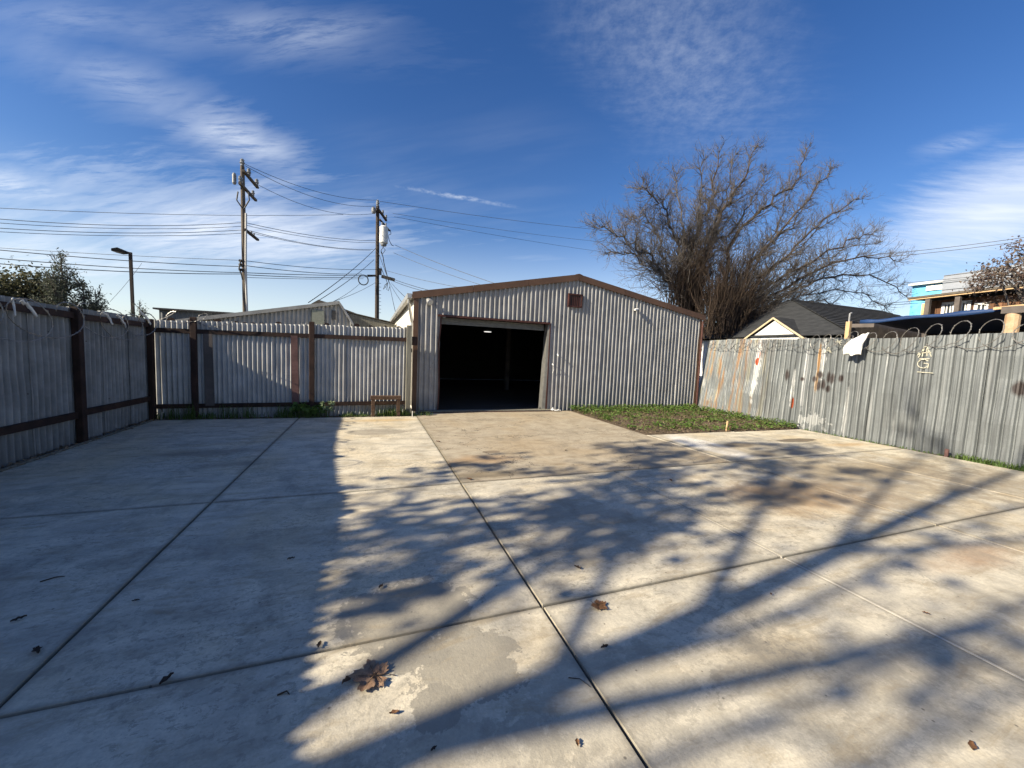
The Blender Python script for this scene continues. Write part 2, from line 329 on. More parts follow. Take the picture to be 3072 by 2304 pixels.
# ------------------------------------------------------------------ mesh helpers
class MB:
    def __init__(s): s.v = []; s.f = []
    def add(s, v, f):
        o = len(s.v); s.v += [tuple(x) for x in v]; s.f += [tuple(i+o for i in q) for q in f]; return s
    def box(s, c, d, rz=0.0, M=None, bev=0.0):
        c = Vector(c); hx, hy, hz = d[0]/2, d[1]/2, d[2]/2
        Mx = M or Matrix.Rotation(rz, 3, 'Z')
        if bev <= 0:
            v = [c + Mx @ Vector((a*hx, b*hy, e*hz)) for a in (-1, 1) for b in (-1, 1) for e in (-1, 1)]
            return s.add(v, [(0, 1, 3, 2), (4, 6, 7, 5), (0, 4, 5, 1), (2, 3, 7, 6), (0, 2, 6, 4), (1, 5, 7, 3)])
        bm = bmesh.new(); bmesh.ops.create_cube(bm, size=1)
        for q in bm.verts: q.co = Vector((q.co.x*d[0], q.co.y*d[1], q.co.z*d[2]))
        bmesh.ops.bevel(bm, geom=bm.edges[:], offset=bev, segments=1, affect='EDGES')
        bm.verts.index_update()
        s.add([c + Mx @ q.co for q in bm.verts], [[q.index for q in f.verts] for f in bm.faces]); bm.free(); return s
    def bar(s, a, b, wd_, th, up=(0, 0, 1)):
        a = Vector(a); b = Vector(b); d = b-a; L = d.length; z = d.normalized(); u = Vector(up)
        if abs(z.dot(u)) > .98: u = Vector((0, 1, 0))
        x = z.cross(u).normalized(); y = z.cross(x)
        M = Matrix((x, y, z)).transposed()
        return s.box((a+b)/2, (wd_, th, L), M=M)
    def tube(s, pts, rad, n=6, cap=True):
        pts = [Vector(p) for p in pts]; m = len(pts)
        if not hasattr(rad, '__len__'): rad = [rad]*m
        o = len(s.v); prev = None
        for i, p in enumerate(pts):
            d = (pts[min(i+1, m-1)] - pts[max(i-1, 0)])
            if d.length < 1e-9: d = Vector((0, 0, 1))
            d.normalize()
            if prev is None:
                a = d.cross(Vector((0, 0, 1)) if abs(d.z) < .9 else Vector((1, 0, 0))).normalized()
            else:
                a = prev - d*prev.dot(d)
                a = a.normalized() if a.length > 1e-6 else d.orthogonal().normalized()
            prev = a; b = d.cross(a)
            for k in range(n):
                t_ = 2*math.pi*k/n; s.v.append(tuple(p + (a*math.cos(t_) + b*math.sin(t_))*rad[i]))
        for i in range(m-1):
            for k in range(n):
                s.f.append((o+i*n+k, o+i*n+(k+1) % n, o+(i+1)*n+(k+1) % n, o+(i+1)*n+k))
        if cap:
            s.f.append(tuple(o+k for k in reversed(range(n)))); s.f.append(tuple(o+(m-1)*n+k for k in range(n)))
        return s
    def lathe(s, base, prof, n=16, axis=(0, 0, 1)):
        base = Vector(base); z = Vector(axis).normalized(); x = z.orthogonal().normalized(); y = z.cross(x); o = len(s.v)
        for (r, h) in prof:
            for k in range(n):
                t_ = 2*math.pi*k/n; s.v.append(tuple(base + z*h + (x*math.cos(t_) + y*math.sin(t_))*r))
        for i in range(len(prof)-1):
            for k in range(n): s.f.append((o+i*n+k, o+i*n+(k+1) % n, o+(i+1)*n+(k+1) % n, o+(i+1)*n+k))
        s.f.append(tuple(o+k for k in reversed(range(n)))); s.f.append(tuple(o+(len(prof)-1)*n+k for k in range(n)))
        return s
    def prism(s, poly, d):
        """a flat polygon given in 3D, pushed along d"""
        poly = [Vector(p) for p in poly]; d = Vector(d); n = len(poly)
        return s.add(poly + [p+d for p in poly], [tuple(range(n)), tuple(reversed(range(n, 2*n)))] + [(i, i+n, (i+1) % n+n, (i+1) % n) for i in range(n)])
    def build(s, name, m, parent=None, smooth=False):
        me = bpy.data.meshes.new(name); me.from_pydata(s.v, [], s.f); me.update()
        me.materials.append(MATS[m])
        if smooth: me.polygons.foreach_set('use_smooth', [True]*len(me.polygons))
        o = bpy.data.objects.new(name, me); COL.objects.link(o)
        if parent is not None: o.parent = parent; o.matrix_parent_inverse = parent.matrix_world.inverted()
        return o
def tag(o, label=None, cat=None, group=None, kind=None):
    if label: o['label'] = label
    if cat: o['category'] = cat
    if group: o['group'] = group
    if kind: o['kind'] = kind
    return o
def empty(name, loc=(0, 0, 0), label=None, cat=None, group=None, kind=None):
    o = bpy.data.objects.new(name, None); COL.objects.link(o); o.location = loc; o.empty_display_size = .2
    o.matrix_world = Matrix.Translation(loc)
    return tag(o, label, cat, group, kind)

# ------------------------------------------------------------------ ground
rg = random.Random(3)
m = MB(); m.add([(-900, -900, -.09), (900, -900, -.09), (900, 900, -.09), (-900, 900, -.09)], [(0, 1, 2, 3)])
tag(m.build('ground', 'far_ground'), 'bare brown ground beyond the yard', kind='structure')

yard = empty('concrete_yard', (0, 0, 0), 'worn pale concrete yard cut by straight joints', kind='structure')
tag(MB().box((3.0, 2.6, -.067), (13.9, 13.4, .03)).build('joint_filler', 'joint_dirt', yard))
def slab(x0, x1, y0, y1, mt='concrete', gap=.008, dz=0.0, poly=None, name='slab'):
    ch = .004
    q = poly or [(x0+gap, y0+gap), (x1-gap, y0+gap), (x1-gap, y1-gap), (x0+gap, y1-gap)]
    cx = sum(p[0] for p in q)/len(q); cy = sum(p[1] for p in q)/len(q); n = len(q)
    def ins(p, d): return (p[0] + (d if p[0] < cx else -d), p[1] + (d if p[1] < cy else -d))
    v = [(p[0], p[1], -.05) for p in q] + [(p[0], p[1], -.012+dz) for p in q] + [ins(p, ch*.5)+(-.003+dz,) for p in q] + [ins(p, ch)+(dz,) for p in q]
    f = [tuple(range(3*n, 4*n))]
    for k in range(3):
        for i in range(n): f.append((k*n+i, k*n+(i+1) % n, (k+1)*n+(i+1) % n, (k+1)*n+i))
    return MB().add(v, f).build(name, mt, yard)
xs = [-3.80, -1.41, .99, 3.09, 5.30, 7.60, 9.72]
for j, (ya, yb) in enumerate([(-4.2, -.4), (-.4, 2.0), (2.0, 4.27)]):
    for i in range(6): slab(xs[i], xs[i+1], ya, yb, dz=rg.uniform(-.0025, .0015))
for (x0, x1) in ((xs[0], xs[1]), (xs[1], xs[2])):
    slab(x0, x1, 4.27, 6.70, gap=.006, dz=rg.uniform(-.002, .001)); slab(x0, x1, 6.70, 8.95, gap=.004, dz=rg.uniform(-.002, .001))
slab(.99, 5.22, 4.27, 9.42, 'old_concrete', .007, .0)
slab(5.22, 7.60, 4.27, 6.22, gap=.005); slab(7.60, 9.72, 4.27, 6.18, gap=.004)
# pale sealant left in one joint
m = MB(); m.box((3.09, 1.15, -.008), (.013, 1.66, .014)); m.box((3.09, 3.1, -.010), (.009, 2.2, .012)); m.box((5.30, .9, -.009), (.008, 2.1, .012))
tag(m.build('joint_sealant', 'joint_sealant', yard))
# timber edging at the left side of the slab
for k in range(4):
    MB().box((-3.825, 7.6-k*2.6, -.01), (.03, 2.58, .05)).build('edging_board', 'grey_timber', yard)

# soil strips and the weed bed
def bed(name, x0, x1, y0, y1, h, nx, ny, mt='soil', label=None, inside=None):
    m = MB(); v = []; f = []
    for j in range(ny+1):
        for i in range(nx+1):
            a, b = i/nx, j/ny; x, y = x0+(x1-x0)*a, y0+(y1-y0)*b
            e = min(1, 6*min(a, 1-a, b, 1-b)+.0)
            v.append((x, y, -.03 + e*(h*(.55+.45*noise.noise((x*1.3, y*1.3, 0))) + .022*noise.noise((x*9, y*9, 1)) + .012*noise.noise((x*23, y*23, 4)))))
    for j in range(ny):
        for i in range(nx): f.append((j*(nx+1)+i, j*(nx+1)+i+1, (j+1)*(nx+1)+i+1, (j+1)*(nx+1)+i))
    o = m.add(v, f).build(name, mt, None, True); return tag(o, label, kind='structure')
bed('weed_bed', 5.20, 9.98, 6.19, 9.62, .07, 90, 70, label='bare soil bed in the corner beside the metal garage')
bed('soil_strip', -3.99, -3.78, -4.5, 9.3, .03, 6, 220, label='dark soil strip along the foot of the left fence')
bed('soil_strip', -3.9, 1.05, 8.93, 9.3, .03, 120, 10, label='narrow soil strip along the foot of the back fence')
bed('soil_strip', 9.70, 9.98, -4.5, 6.22, .025, 7, 160, label='narrow soil strip along the foot of the right fence')

# leaf and blade scatter
def leafq(m, p, n, size, rng, aspect=.62, bend=.25):
    p = Vector(p); n = Vector(n).normalized(); a = rng.uniform(0, 6.283)
    t1 = n.orthogonal().normalized(); t2 = n.cross(t1); u = t1*math.cos(a)+t2*math.sin(a); v = n.cross(u)
    w_ = size*aspect/2
    m.add([p, p+u*size*.45+v*w_+n*size*bend*.4, p+u*size+n*size*bend*-.3, p+u*size*.45-v*w_+n*size*bend*.4], [(0, 1, 2), (0, 2, 3)])
def blade(m, p, h, rng, lean=.5, wd_=.006):
    p = Vector(p); a = rng.uniform(0, 6.283); d = Vector((math.cos(a), math.sin(a), 0)); s_ = Vector((-d.y, d.x, 0))*wd_
    q = p + Vector((0, 0, h*.6)) + d*h*lean*.25; e = p + Vector((0, 0, h*(1-lean*.25))) + d*h*lean*.75
    m.add([p-s_, p+s_, q+s_*.8, q-s_*.8, e], [(0, 1, 2, 3), (3, 2, 4)])
rg = random.Random(11)
m1, m2, m3 = MB(), MB(), MB()
def gz(x, y): return -.03 + .07*(.55+.45*noise.noise((x*1.3, y*1.3, 0))) + .01
for k in range(7600):
    x = rg.uniform(5.25, 9.85); y = rg.uniform(6.25, 9.56)
    dn = max(math.exp(-(9.6-y)/.55), math.exp(-(9.95-x)/.48), .26*(noise.noise((x*2.1, y*2.1, 7)) > .02), .06)
    if y > 8.9 and x < 5.9: dn *= .8
    if rg.random() > dn: continue
    mm = m1 if rg.random() < (.8 if dn > .25 else .35) else m2
    tall = .05 + .10*max(math.exp(-(9.6-y)/.5), math.exp(-(9.95-x)/.4))
    for q in range(rg.randint(3, 7)):
        h = rg.uniform(.01, tall); a = rg.uniform(0, 6.28); rr = rg.uniform(0, .06)
        leafq(mm, (x+rr*math.cos(a), y+rr*math.sin(a), gz(x, y)+h), (rg.uniform(-.7, .7), rg.uniform(-.7, .7), 1), rg.uniform(.025, .07), rg, rg.uniform(.6, .95))
for k in range(6500):
    x = rg.uniform(5.22, 9.9); y = rg.uniform(6.2, 9.5)
    leafq(m3, (x, y, gz(x, y)+.012), (rg.uniform(-.5, .5), rg.uniform(-.5, .5), 1), rg.uniform(.012, .05), rg, rg.uniform(.15, .7))
tag(m1.build('green_weeds', 'weed_leaf'), 'low green broadleaf weeds along the garage wall and right fence', 'weeds', kind='stuff')
tag(m2.build('olive_weeds', 'weed_olive'), 'sparse olive weeds creeping over the soil bed', 'weeds', kind='stuff')
tag(m3.build('leaf_litter', 'litter'), 'dry brown leaf litter strewn over the soil bed', 'litter', kind='stuff')
m1, m3 = MB(), MB()
for k in range(1500):
    x = rg.uniform(-3.85, 1.35); y = rg.uniform(8.95, 9.2)
    cl = noise.noise((x*3.1, 3.3, 1)); 
    if cl < -.12 and rg.random() < .75: continue
    hh = (.05+.22*max(0, cl)+ (.12 if x < -.9 else .03))*rg.uniform(.4, 1.2)
    blade(m1, (x, y, -.01), hh, rg, rg.uniform(.2, 1.0), .005)
for (cx, hh) in [(-3.3, .42), (-2.75, .36), (-2.6, .30), (-2.35, .34), (-1.75, .40), (-1.6, .3), (-3.55, .3)]:
    for k in range(26): blade(m1, (cx+rg.gauss(0, .06), 9.08+rg.gauss(0, .04), -.01), hh*rg.uniform(.5, 1.1), rg, rg.uniform(.1, .8), .005)
for k in range(240): blade(m1, (rg.gauss(.42, .2), rg.uniform(8.96, 9.12), -.01), rg.uniform(.06, .26), rg, rg.uniform(.4, 1.2), .006)
tag(m1.build('tall_grass', 'grass_blade'), 'tufts of tall grass growing along the back fence', 'grass', kind='stuff')
m1 = MB()
for k in range(1100):
    y = rg.uniform(1.5, 3.6) if rg.random() < .8 else rg.uniform(3.6, 6.1)
    blade(m1, (rg.uniform(9.70, 9.88), y, -.01), rg.uniform(.04, .15)*(1 if y < 3.6 else .45), rg, rg.uniform(.3, 1.2), .006)
tag(m1.build('grass_strip', 'grass_blade'), 'strip of short green grass at the foot of the right fence', 'grass', kind='stuff')
for k in range(1300):
    x = rg.uniform(-3.95, -3.79); leafq(m3, (x, rg.uniform(2, 9.1), .005), (rg.uniform(-.6, .6), rg.uniform(-.6, .6), 1), rg.uniform(.02, .08), rg, rg.uniform(.1, .6))
for k in range(500):
    leafq(m3, (rg.uniform(-3.8, 1.0), rg.uniform(8.95, 9.15), .005), (rg.uniform(-.6, .6), rg.uniform(-.6, .6), 1), rg.uniform(.02, .06), rg, rg.uniform(.1, .6))
tag(m3.build('leaf_litter', 'litter'), 'dead leaves and twigs along the left and back fences', 'litter', kind='stuff')

# ------------------------------------------------------------------ corrugated sheets
def sheet(name, mt, parent, o, u, nrm, wid, zb, zt, pitch, amp, prof='sine', lean=0.0, rows=3, wob=.004, seed=0, phase=0.0, th=.0025):
    """corrugated sheet from o along u; zb, zt are functions of the run s (or numbers); ribs rise along nrm; lean tips the top along -nrm"""
    o = Vector(o); u = Vector(u).normalized(); nrm = Vector(nrm).normalized()
    fb = zb if callable(zb) else (lambda s: zb); ft = zt if callable(zt) else (lambda s: zt)
    ss = []
    if prof == 'sine':
        n = 10
        k = 0
        while k*pitch/n < wid: ss.append((k*pitch/n, amp*math.cos(2*math.pi*(k/n+phase)))); k += 1
        ss.append((wid, amp*math.cos(2*math.pi*(wid/pitch+phase))))
    else:                                                       # flat pans with narrow ribs
        k = 0
        tp = [(0, 0), (.36, 0), (.41, amp*.2), (.57, amp*.85), (.63, amp), (.82, amp), (.88, amp*.85), (.96, amp*.2)] if prof == 'rib' else [(0, 0), (.12, -amp), (.24, -amp), (.36, 0), (.68, .0), (.84, amp*.25)]
        x = 0; done = False
        while not done:
            for (a, h) in tp:
                s_ = (k+a)*pitch
                if s_ >= wid: done = True; break
                ss.append((s_, h))
            k += 1
        ss.append((wid, 0))
    V = []; F = []; nc = len(ss); NR = rows+1
    for side in (0, 1):
        for j in range(NR):
            for (s_, h) in ss:
                b, t_ = fb(s_), ft(s_); z = b+(t_-b)*j/rows
                wv = wob*noise.noise((s_*2.3+seed*7.1, z*2.1, seed)) if wob else 0
                p = o + u*s_ + nrm*(h + wv - side*th - lean*(z-fb(s_))); V.append((p.x, p.y, z))
    for j in range(rows):
        for i in range(nc-1):
            a = j*nc+i; F.append((a, a+1, a+1+nc, a+nc)); a += NR*nc; F.append((a, a+nc, a+1+nc, a+1))
    T = rows*nc
    for i in range(nc-1): F.append((T+i, T+i+1, T+i+1+NR*nc, T+i+NR*nc))
    return MB().add(V, F).build(name, mt, parent)

# ------------------------------------------------------------------ metal garage
garage = empty('metal_garage', (5.4, 9.6, 0), 'white corrugated metal garage with brown trim and a dark open doorway', 'garage')
GX0, GX1, GY, GB = 1.02, 9.84, 9.60, 21.0
EL, ER, RX, RZ = 2.82, 2.92, 5.35, 3.66
def gtop(x): return EL + (RZ-EL)*(x-GX0)/(RX-GX0) if x < RX else RZ + (ER-RZ)*(x-RX)/(GX1-RX)
DX0, DX1, DZ = 1.56, 4.50, 2.36
cuts = [GX0, DX0, 2.5, 3.5, DX1, 5.35, 6.25, 7.15, 8.05, 8.95, GX1]
for i in range(len(cuts)-1):
    a, b = cuts[i], cuts[i+1]; over = DX0-.01 <= a < DX1-.01
    sheet('wall_sheet', 'shed_sheet', garage, (a, GY - (.003 if i % 2 else 0), 0), (1, 0, 0), (0, -1, 0), b-a+(.02 if i < len(cuts)-2 else 0),
          (DZ+.02 if over else -.04), lambda s, a=a: gtop(a+s)-.02, .1255, .046, 'rib', 0, 8, .010, i, 0)
# side, back and inner walls, floor, roof
m = MB(); m.box((GX0-.02, (GY+GB)/2, EL/2), (.06, GB-GY-.06, EL-.02)); m.build('side_wall', 'cream_wall', garage)
MB().box((GX1-.02, (GY+GB)/2, ER/2), (.06, GB-GY-.06, ER-.02)).build('side_wall', 'cream_wall', garage)
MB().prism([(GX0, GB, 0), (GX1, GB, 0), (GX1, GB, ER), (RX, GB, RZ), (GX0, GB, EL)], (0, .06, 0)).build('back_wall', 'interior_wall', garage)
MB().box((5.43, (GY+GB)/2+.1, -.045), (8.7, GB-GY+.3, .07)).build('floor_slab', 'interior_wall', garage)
for (xa, za, xb, zb) in ((GX0-.13, EL-.03, RX, RZ+.02), (GX1+.16, ER-.03, RX, RZ+.02)):
    m = MB(); m.prism([(xa, GY-.04, za), (xb, GY-.04, zb), (xb, GY-.04, zb+.05), (xa, GY-.04, za+.05)], (0, GB-GY+.2, 0)); m.build('roof_sheet', 'roof_sheet', garage)
# brown rake trim in lengths, ridge cap, corner trims
def rake(xa, za, xb, zb, k):
    for i in range(k):
        a, b = i/k, (i+1)/k - .002
        pa = Vector((xa+(xb-xa)*a, GY-.045, za+(zb-za)*a)); pb = Vector((xa+(xb-xa)*b, GY-.045, za+(zb-za)*b))
        MB().prism([pa+Vector((0, 0, -.09)), pb+Vector((0, 0, -.09)), pb+Vector((0, 0, .075)), pa+Vector((0, 0, .075))], (0, -.030, 0)).build('rake_trim', 'brown_trim', garage)
        MB().prism([pa+Vector((0, .002, -.092)), pb+Vector((0, .002, -.092)), pb+Vector((0, .002, -.07)), pa+Vector((0, .002, -.07))], (0, .04, 0)).build('soffit_trim', 'brown_trim', garage)
rake(GX0-.13, EL, RX, RZ+.05, 3); rake(GX1+.16, ER, RX, RZ+.05, 3)
MB().prism([(RX-.10, GY-.075, RZ+.02), (RX+.10, GY-.075, RZ+.02), (RX+.10, GY-.075, RZ+.115), (RX, GY-.075, RZ+.14), (RX-.10, GY-.075, RZ+.115)], (0, .05, 0)).build('ridge_cap', 'brown_trim', garage)
m = MB(); m.box((GX0-.035, GY-.030, 1.38), (.11, .05, 2.72)); m.build('corner_trim', 'brown_trim', garage)
MB().box((GX1-.005, GY-.03, 1.44), (.10, .04, 2.84)).build('corner_trim', 'brown_trim', garage)
MB().tube([(GX1+.07, GY-.06, 2.8), (GX1+.075, GY-.06, .05)], .03, 8).build('downpipe', 'red_brown_steel', garage)
# gutter and downpipe on the left eave
m = MB(); m.prism([(GX0-.135, GY-.06, EL+.03), (GX0-.25, GY-.06, EL+.03), (GX0-.235, GY-.06, EL-.07), (GX0-.15, GY-.06, EL-.08)], (0, GB-GY+.2, 0)); m.build('gutter', 'steel_bright', garage)
MB().tube([(GX0-.19, 9.72, EL-.06), (GX0-.19, 9.74, EL-.17), (GX0-.10, 10.0, EL-.52), (GX0-.08, 10.05, EL-.62), (GX0-.08, 10.06, .1)], .035, 8).build('downpipe', 'steel_bright', garage)
# doorway: frame, rolled door edge, jamb, sill
m = MB(); m.box(((DX0+DX1)/2, GY-.03, DZ+.025), (DX1-DX0+.10, .07, .05)); m.build('door_header', 'red_brown_steel', garage)
m = MB(); v = []
n = 14
for i in range(n+1):                                            # the left jamb is bent
    z = DZ*i/n; off = .015*math.sin(z*3.1) - .02*math.exp(-((z-1.75)/.1)**2) - .02*(1-z/DZ)
    v.append(off)
for i in range(n):
    z0, z1 = DZ*i/n, DZ*(i+1)/n
    m.add([(DX0+v[i], GY-.05, z0), (DX0+.035+v[i], GY-.045, z0), (DX0+.035+v[i], GY+.12, z0), (DX0+v[i+1], GY-.05, z1), (DX0+.035+v[i+1], GY-.045, z1), (DX0+.035+v[i+1], GY+.12, z1)], [(0, 1, 4, 3), (1, 2, 5, 4)])
m.build('door_jamb', 'red_brown_steel', garage)
MB().prism([(DX1-.075, GY-.02, 0), (DX1+.02, GY-.045, 0), (DX1+.06, GY-.045, DZ), (DX1+.0, GY-.02, DZ)], (0, .22, 0)).build('door_jamb', 'roll_steel', garage)
MB().box((DX1+.055, GY-.035, DZ/2), (.03, .04, DZ)).build('door_trim', 'red_brown_steel', garage)
m = MB()
for k in range(3): m.box(((DX0+DX1)/2, GY+.16, DZ-.03-.055*k), (DX1-DX0-.1, .02+.012*(k % 2), .053))
m.build('rolled_door', 'roll_steel', garage)
MB().box(((DX0+DX1)/2-.05, GY-.11, .012), (DX1-DX0+.75, .20, .055)).build('door_sill', 'grey_timber', garage)
MB().box(((DX0+DX1)/2-.05, GY-.225, .002), (DX1-DX0+.95, .03, .03)).build('sill_strip', 'red_brown_steel', garage)
# inside: a post and a ceiling lamp
MB().box((5.35, 15.2, 1.8), (.15, .15, 3.6)).build('inner_post', 'dark_plank', garage)
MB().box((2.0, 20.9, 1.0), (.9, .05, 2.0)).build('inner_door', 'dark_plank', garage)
lp = PY(1463, 995, 14.5)
lamp = empty('ceiling_lamp', lp, 'small lit lamp hanging under the roof inside the dark garage', 'lamp')
MB().lathe(lp, [(.05, 0), (.16, .0), (.15, .05), (.03, .08)], 14).build('lamp_shade', 'steel_bright', lamp)
MB().lathe(lp + Vector((0, 0, -.012)), [(.03, 0), (.145, 0), (.145, .008)], 14).build('bulb', 'lamp_glow', lamp)
MB().tube([lp + Vector((0, 0, .07)), lp + Vector((0, 0, .9))], .008, 5).build('cord', 'cable_black', lamp)
# louvre vent
va, vb = PY(1700, 883, GY), PY(1744, 922, GY)
vx, vz = (va.x+vb.x)/2, (va.z+vb.z)/2
vent = MB(); vw, vh = .40, .33
for (cx, cz, sx, sz) in ((0, vh/2, vw+.04, .035), (0, -vh/2, vw+.04, .035), (-vw/2, 0, .035, vh), (vw/2, 0, .035, vh)): vent.box((vx+cx, GY-.055, vz+cz), (sx, .06, sz))
vt = vent.build('vent', 'red_brown_steel', garage)
MB().box((vx, GY-.047, vz), (vw, .006, vh)).build('backing', 'dark_steel', vt)
for k in range(6): MB().box((vx-vw/2+vw*(k+1)/7, GY-.062, vz), (.024, .02, vh-.02), 0).build('slat', 'red_brown_steel', vt)
# things fixed to the garage wall
fx = PY(1281, 903, GY)
fl = empty('flood_light', (fx.x, GY-.06, fx.z), 'round steel flood light under the left end of the garage roof', 'light')
MB().lathe((fx.x, GY-.03, fx.z+.03), [(.03, 0), (.03, .04)], 10, (0, -1, 0)).build('mount', 'steel_bright', fl)
MB().lathe((fx.x, GY-.06, fx.z+.03), [(.02, 0), (.05, .03), (.075, .12), (.085, .15), (.08, .16)], 16, (.35, -.75, -.5)).build('lamp_head', 'steel_bright', fl)
q = Vector((.35, -.75, -.5)).normalized()
MB().lathe(Vector((fx.x, GY-.06, fx.z+.03))+q*.158, [(.068, 0), (.06, .012)], 16, q).build('lens', 'lens_glass', fl)
sc_ = PY(1904, 930, GY)
cm = empty('security_camera', (sc_.x, GY-.03, sc_.z), 'small white security camera on the right half of the garage wall', 'camera')
MB().lathe((sc_.x, GY-.025, sc_.z), [(.035, 0), (.03, .02)], 10, (0, -1, 0)).build('mount', 'white_plastic', cm)
MB().tube([(sc_.x, GY-.04, sc_.z), (sc_.x, GY-.085, sc_.z), (sc_.x-.01, GY-.10, sc_.z+.01)], .010, 6).build('arm', 'white_plastic', cm)
MB().lathe((sc_.x+.05, GY-.09, sc_.z+.02), [(.028, 0), (.034, .01), (.034, .12), (.03, .14)], 12, (-.95, -.2, -.2)).build('camera_body', 'white_plastic', cm)
for k, ((a, b), lab) in enumerate((((1669, 1063), 'bent steel hook on the garage wall right of the doorway, the upper one'), ((1654, 1092), 'bent steel hook holding a loose wire beside the garage doorway'))):
    p = PY(a, b, GY)
    hk = empty('wall_hook', (p.x, GY-.03, p.z), lab, 'hook')
    MB().tube([(p.x, GY-.02, p.z), (p.x, GY-.08, p.z), (p.x+.01, GY-.11, p.z-.03), (p.x+.015, GY-.10, p.z-.07)], .012, 6).build('hook_rod', 'steel_bright', hk)
    if k: MB().tube([(p.x+.01, GY-.10, p.z-.05), (p.x+.05, GY-.075, p.z-.14), (p.x+.02, GY-.06, p.z-.25)], .006, 5).build('loose_wire', 'white_plastic', hk)
    MB().lathe((p.x, GY-.02, p.z), [(.03, 0), (.028, .012)], 10, (0, -1, 0)).build('plate', 'steel_bright', hk)
# rag by the sill
rgn = random.Random(5); p = G(1645, 1228); m = MB(); v = []
for j in range(7):
    for i in range(9): v.append((p.x+.05+(i-4)*.035+.01*rgn.random(), GY-.20+(j-3)*.03, .025+.07*max(0, noise.noise((i*.6, j*.7, 3)))+.05*max(0, 1-abs(i-2)/2)*max(0, 1-abs(j-4)/2.5)))
m.add(v, [(j*9+i, j*9+i+1, (j+1)*9+i+1, (j+1)*9+i) for j in range(6) for i in range(8)])
tag(m.build('crumpled_rag', 'cloth_white', None, True), 'crumpled white rag on the sill at the right of the garage doorway', 'rag')

# ------------------------------------------------------------------ back fence
BY = 9.20
bf = empty('back_fence', (-1.5, BY, 0), 'white corrugated metal fence with brown posts between left fence and garage', 'fence')
def btop(x): return 1.875 + (x+3.95)*.030
cut = [-3.94, -3.30, -2.62, -1.94, -1.26, -.58, .10, .74]
for i in range(7):
    sheet('fence_sheet', 'fence_sheet', bf, (cut[i], BY + (.006 if i % 2 else 0), 0), (1, 0, 0), (0, -1, 0), cut[i+1]-cut[i]+.03, -.08, lambda s, a=cut[i], i=i: btop(a+s) + .010*math.sin(i*2.1) + .004*math.sin((a+s)*9), .085, .020, 'sine', .004*math.sin(i*3), 5, .01, 20+i)
for (x, h, wd_) in ((-3.25, 1.97, .10), (-1.20, 2.02, .10)): MB().box((x, BY-.046, h/2), (wd_, .06, h), bev=.006).build('post', 'brown_timber', bf)
tag(MB().box((.80, BY-.05, 1.03), (.11, .09, 2.08), bev=.006).build('post', 'grey_timber', bf), 'weathered grey end post')
MB().box((.93, BY-.02, 1.72), (.12, .06, .20)).build('bracket_block', 'brown_timber', bf)
for (xa, xb) in ((-3.90, -3.30), (-3.20, -1.25), (-1.15, .745)):
    for (zr, h) in ((1.70, .085), (.24, .085)):
        m = MB(); m.prism([(xa, BY-.046, zr-h/2+.012*(xa+3)), (xb, BY-.046, zr-h/2+.012*(xb+3)), (xb, BY-.046, zr+h/2+.012*(xb+3)), (xa, BY-.046, zr+h/2+.012*(xa+3))], (0, .021, 0)); m.build('rail', 'brown_timber', bf)
tag(MB().box((-3.02, BY-.037, .95), (.15, .02, 1.42), M=Matrix.Rotation(R_(-.8), 3, 'Y')).build('plank', 'dark_plank', bf), 'dark upright plank')
tag(MB().box((-1.52, BY-.037, .98), (.125, .02, 1.46), M=Matrix.Rotation(R_(-1.0), 3, 'Y')).build('plank', 'red_plank', bf), 'peeling reddish upright plank')
# wooden picket fence showing its round tops behind
pf = empty('picket_fence', (-1.5, 9.42, 0), 'dark wooden fence whose rounded picket tops show above the white metal fence', 'fence')
rg = random.Random(8)
for k in range(31):
    x = -3.85 + k*.153; h = btop(x) + rg.uniform(-.05, .045); r = .07
    poly = [(x-r, 9.40, 0), (x+r, 9.40, 0), (x+r, 9.40, h-r*.6)] + [(x+r*math.cos(a), 9.40, h-r*.6+r*math.sin(a)) for a in (.6, 1.1, 1.57, 2.04, 2.54)] + [(x-r, 9.40, h-r*.6)]
    MB().prism(poly, (0, .02, 0)).build('picket', 'brown_timber', pf)
MB().box((-1.5, 9.45, 1.5), (4.8, .04, .09)).build('rail', 'brown_timber', pf)

# ------------------------------------------------------------------ left fence
LX = -3.95
lf = empty('left_fence', (LX, 4, 0), 'grey corrugated metal fence with dark brown posts in the shade on the left', 'fence')
def ltop(y): return 1.885 + max(0, min(1, (9.1-y)/3.2))*.05 + max(0, min(1, (5.6-y)/2.0))*.15
ycut = [9.16, 8.48, 7.80, 7.12, 6.44, 5.76, 5.08, 4.40, 3.72, 3.04, 2.36, 1.68, 1.0, .32, -.36, -1.04, -1.72, -2.4, -3.08, -3.76, -4.44]
for i in range(len(ycut)-1):
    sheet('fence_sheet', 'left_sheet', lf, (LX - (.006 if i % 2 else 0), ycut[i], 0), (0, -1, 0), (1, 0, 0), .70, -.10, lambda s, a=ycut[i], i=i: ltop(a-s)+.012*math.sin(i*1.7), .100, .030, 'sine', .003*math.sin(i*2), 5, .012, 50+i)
for k, y in enumerate((9.06, 7.17, 5.2, 3.2, 1.2, -.8, -2.8)):
    MB().box((LX+.075, y, ltop(y)/2-.0), (.085, .10, ltop(y)+.0), bev=.007).build('post', 'brown_timber', lf)
    if k < 6:
        y2 = (9.06, 7.17, 5.2, 3.2, 1.2, -.8, -2.8)[k+1]
        for (z0, z1, h) in ((ltop(y)-.115, ltop(y2)-.125, .085), (.40, .42, .09)):
            MB().prism([(LX+.03, y-.05, z0-h/2), (LX+.03, y2+.05, z1-h/2), (LX+.03, y2+.05, z1+h/2), (LX+.03, y-.05, z0+h/2)], (.045, 0, 0)).build('rail', 'brown_timber', lf)
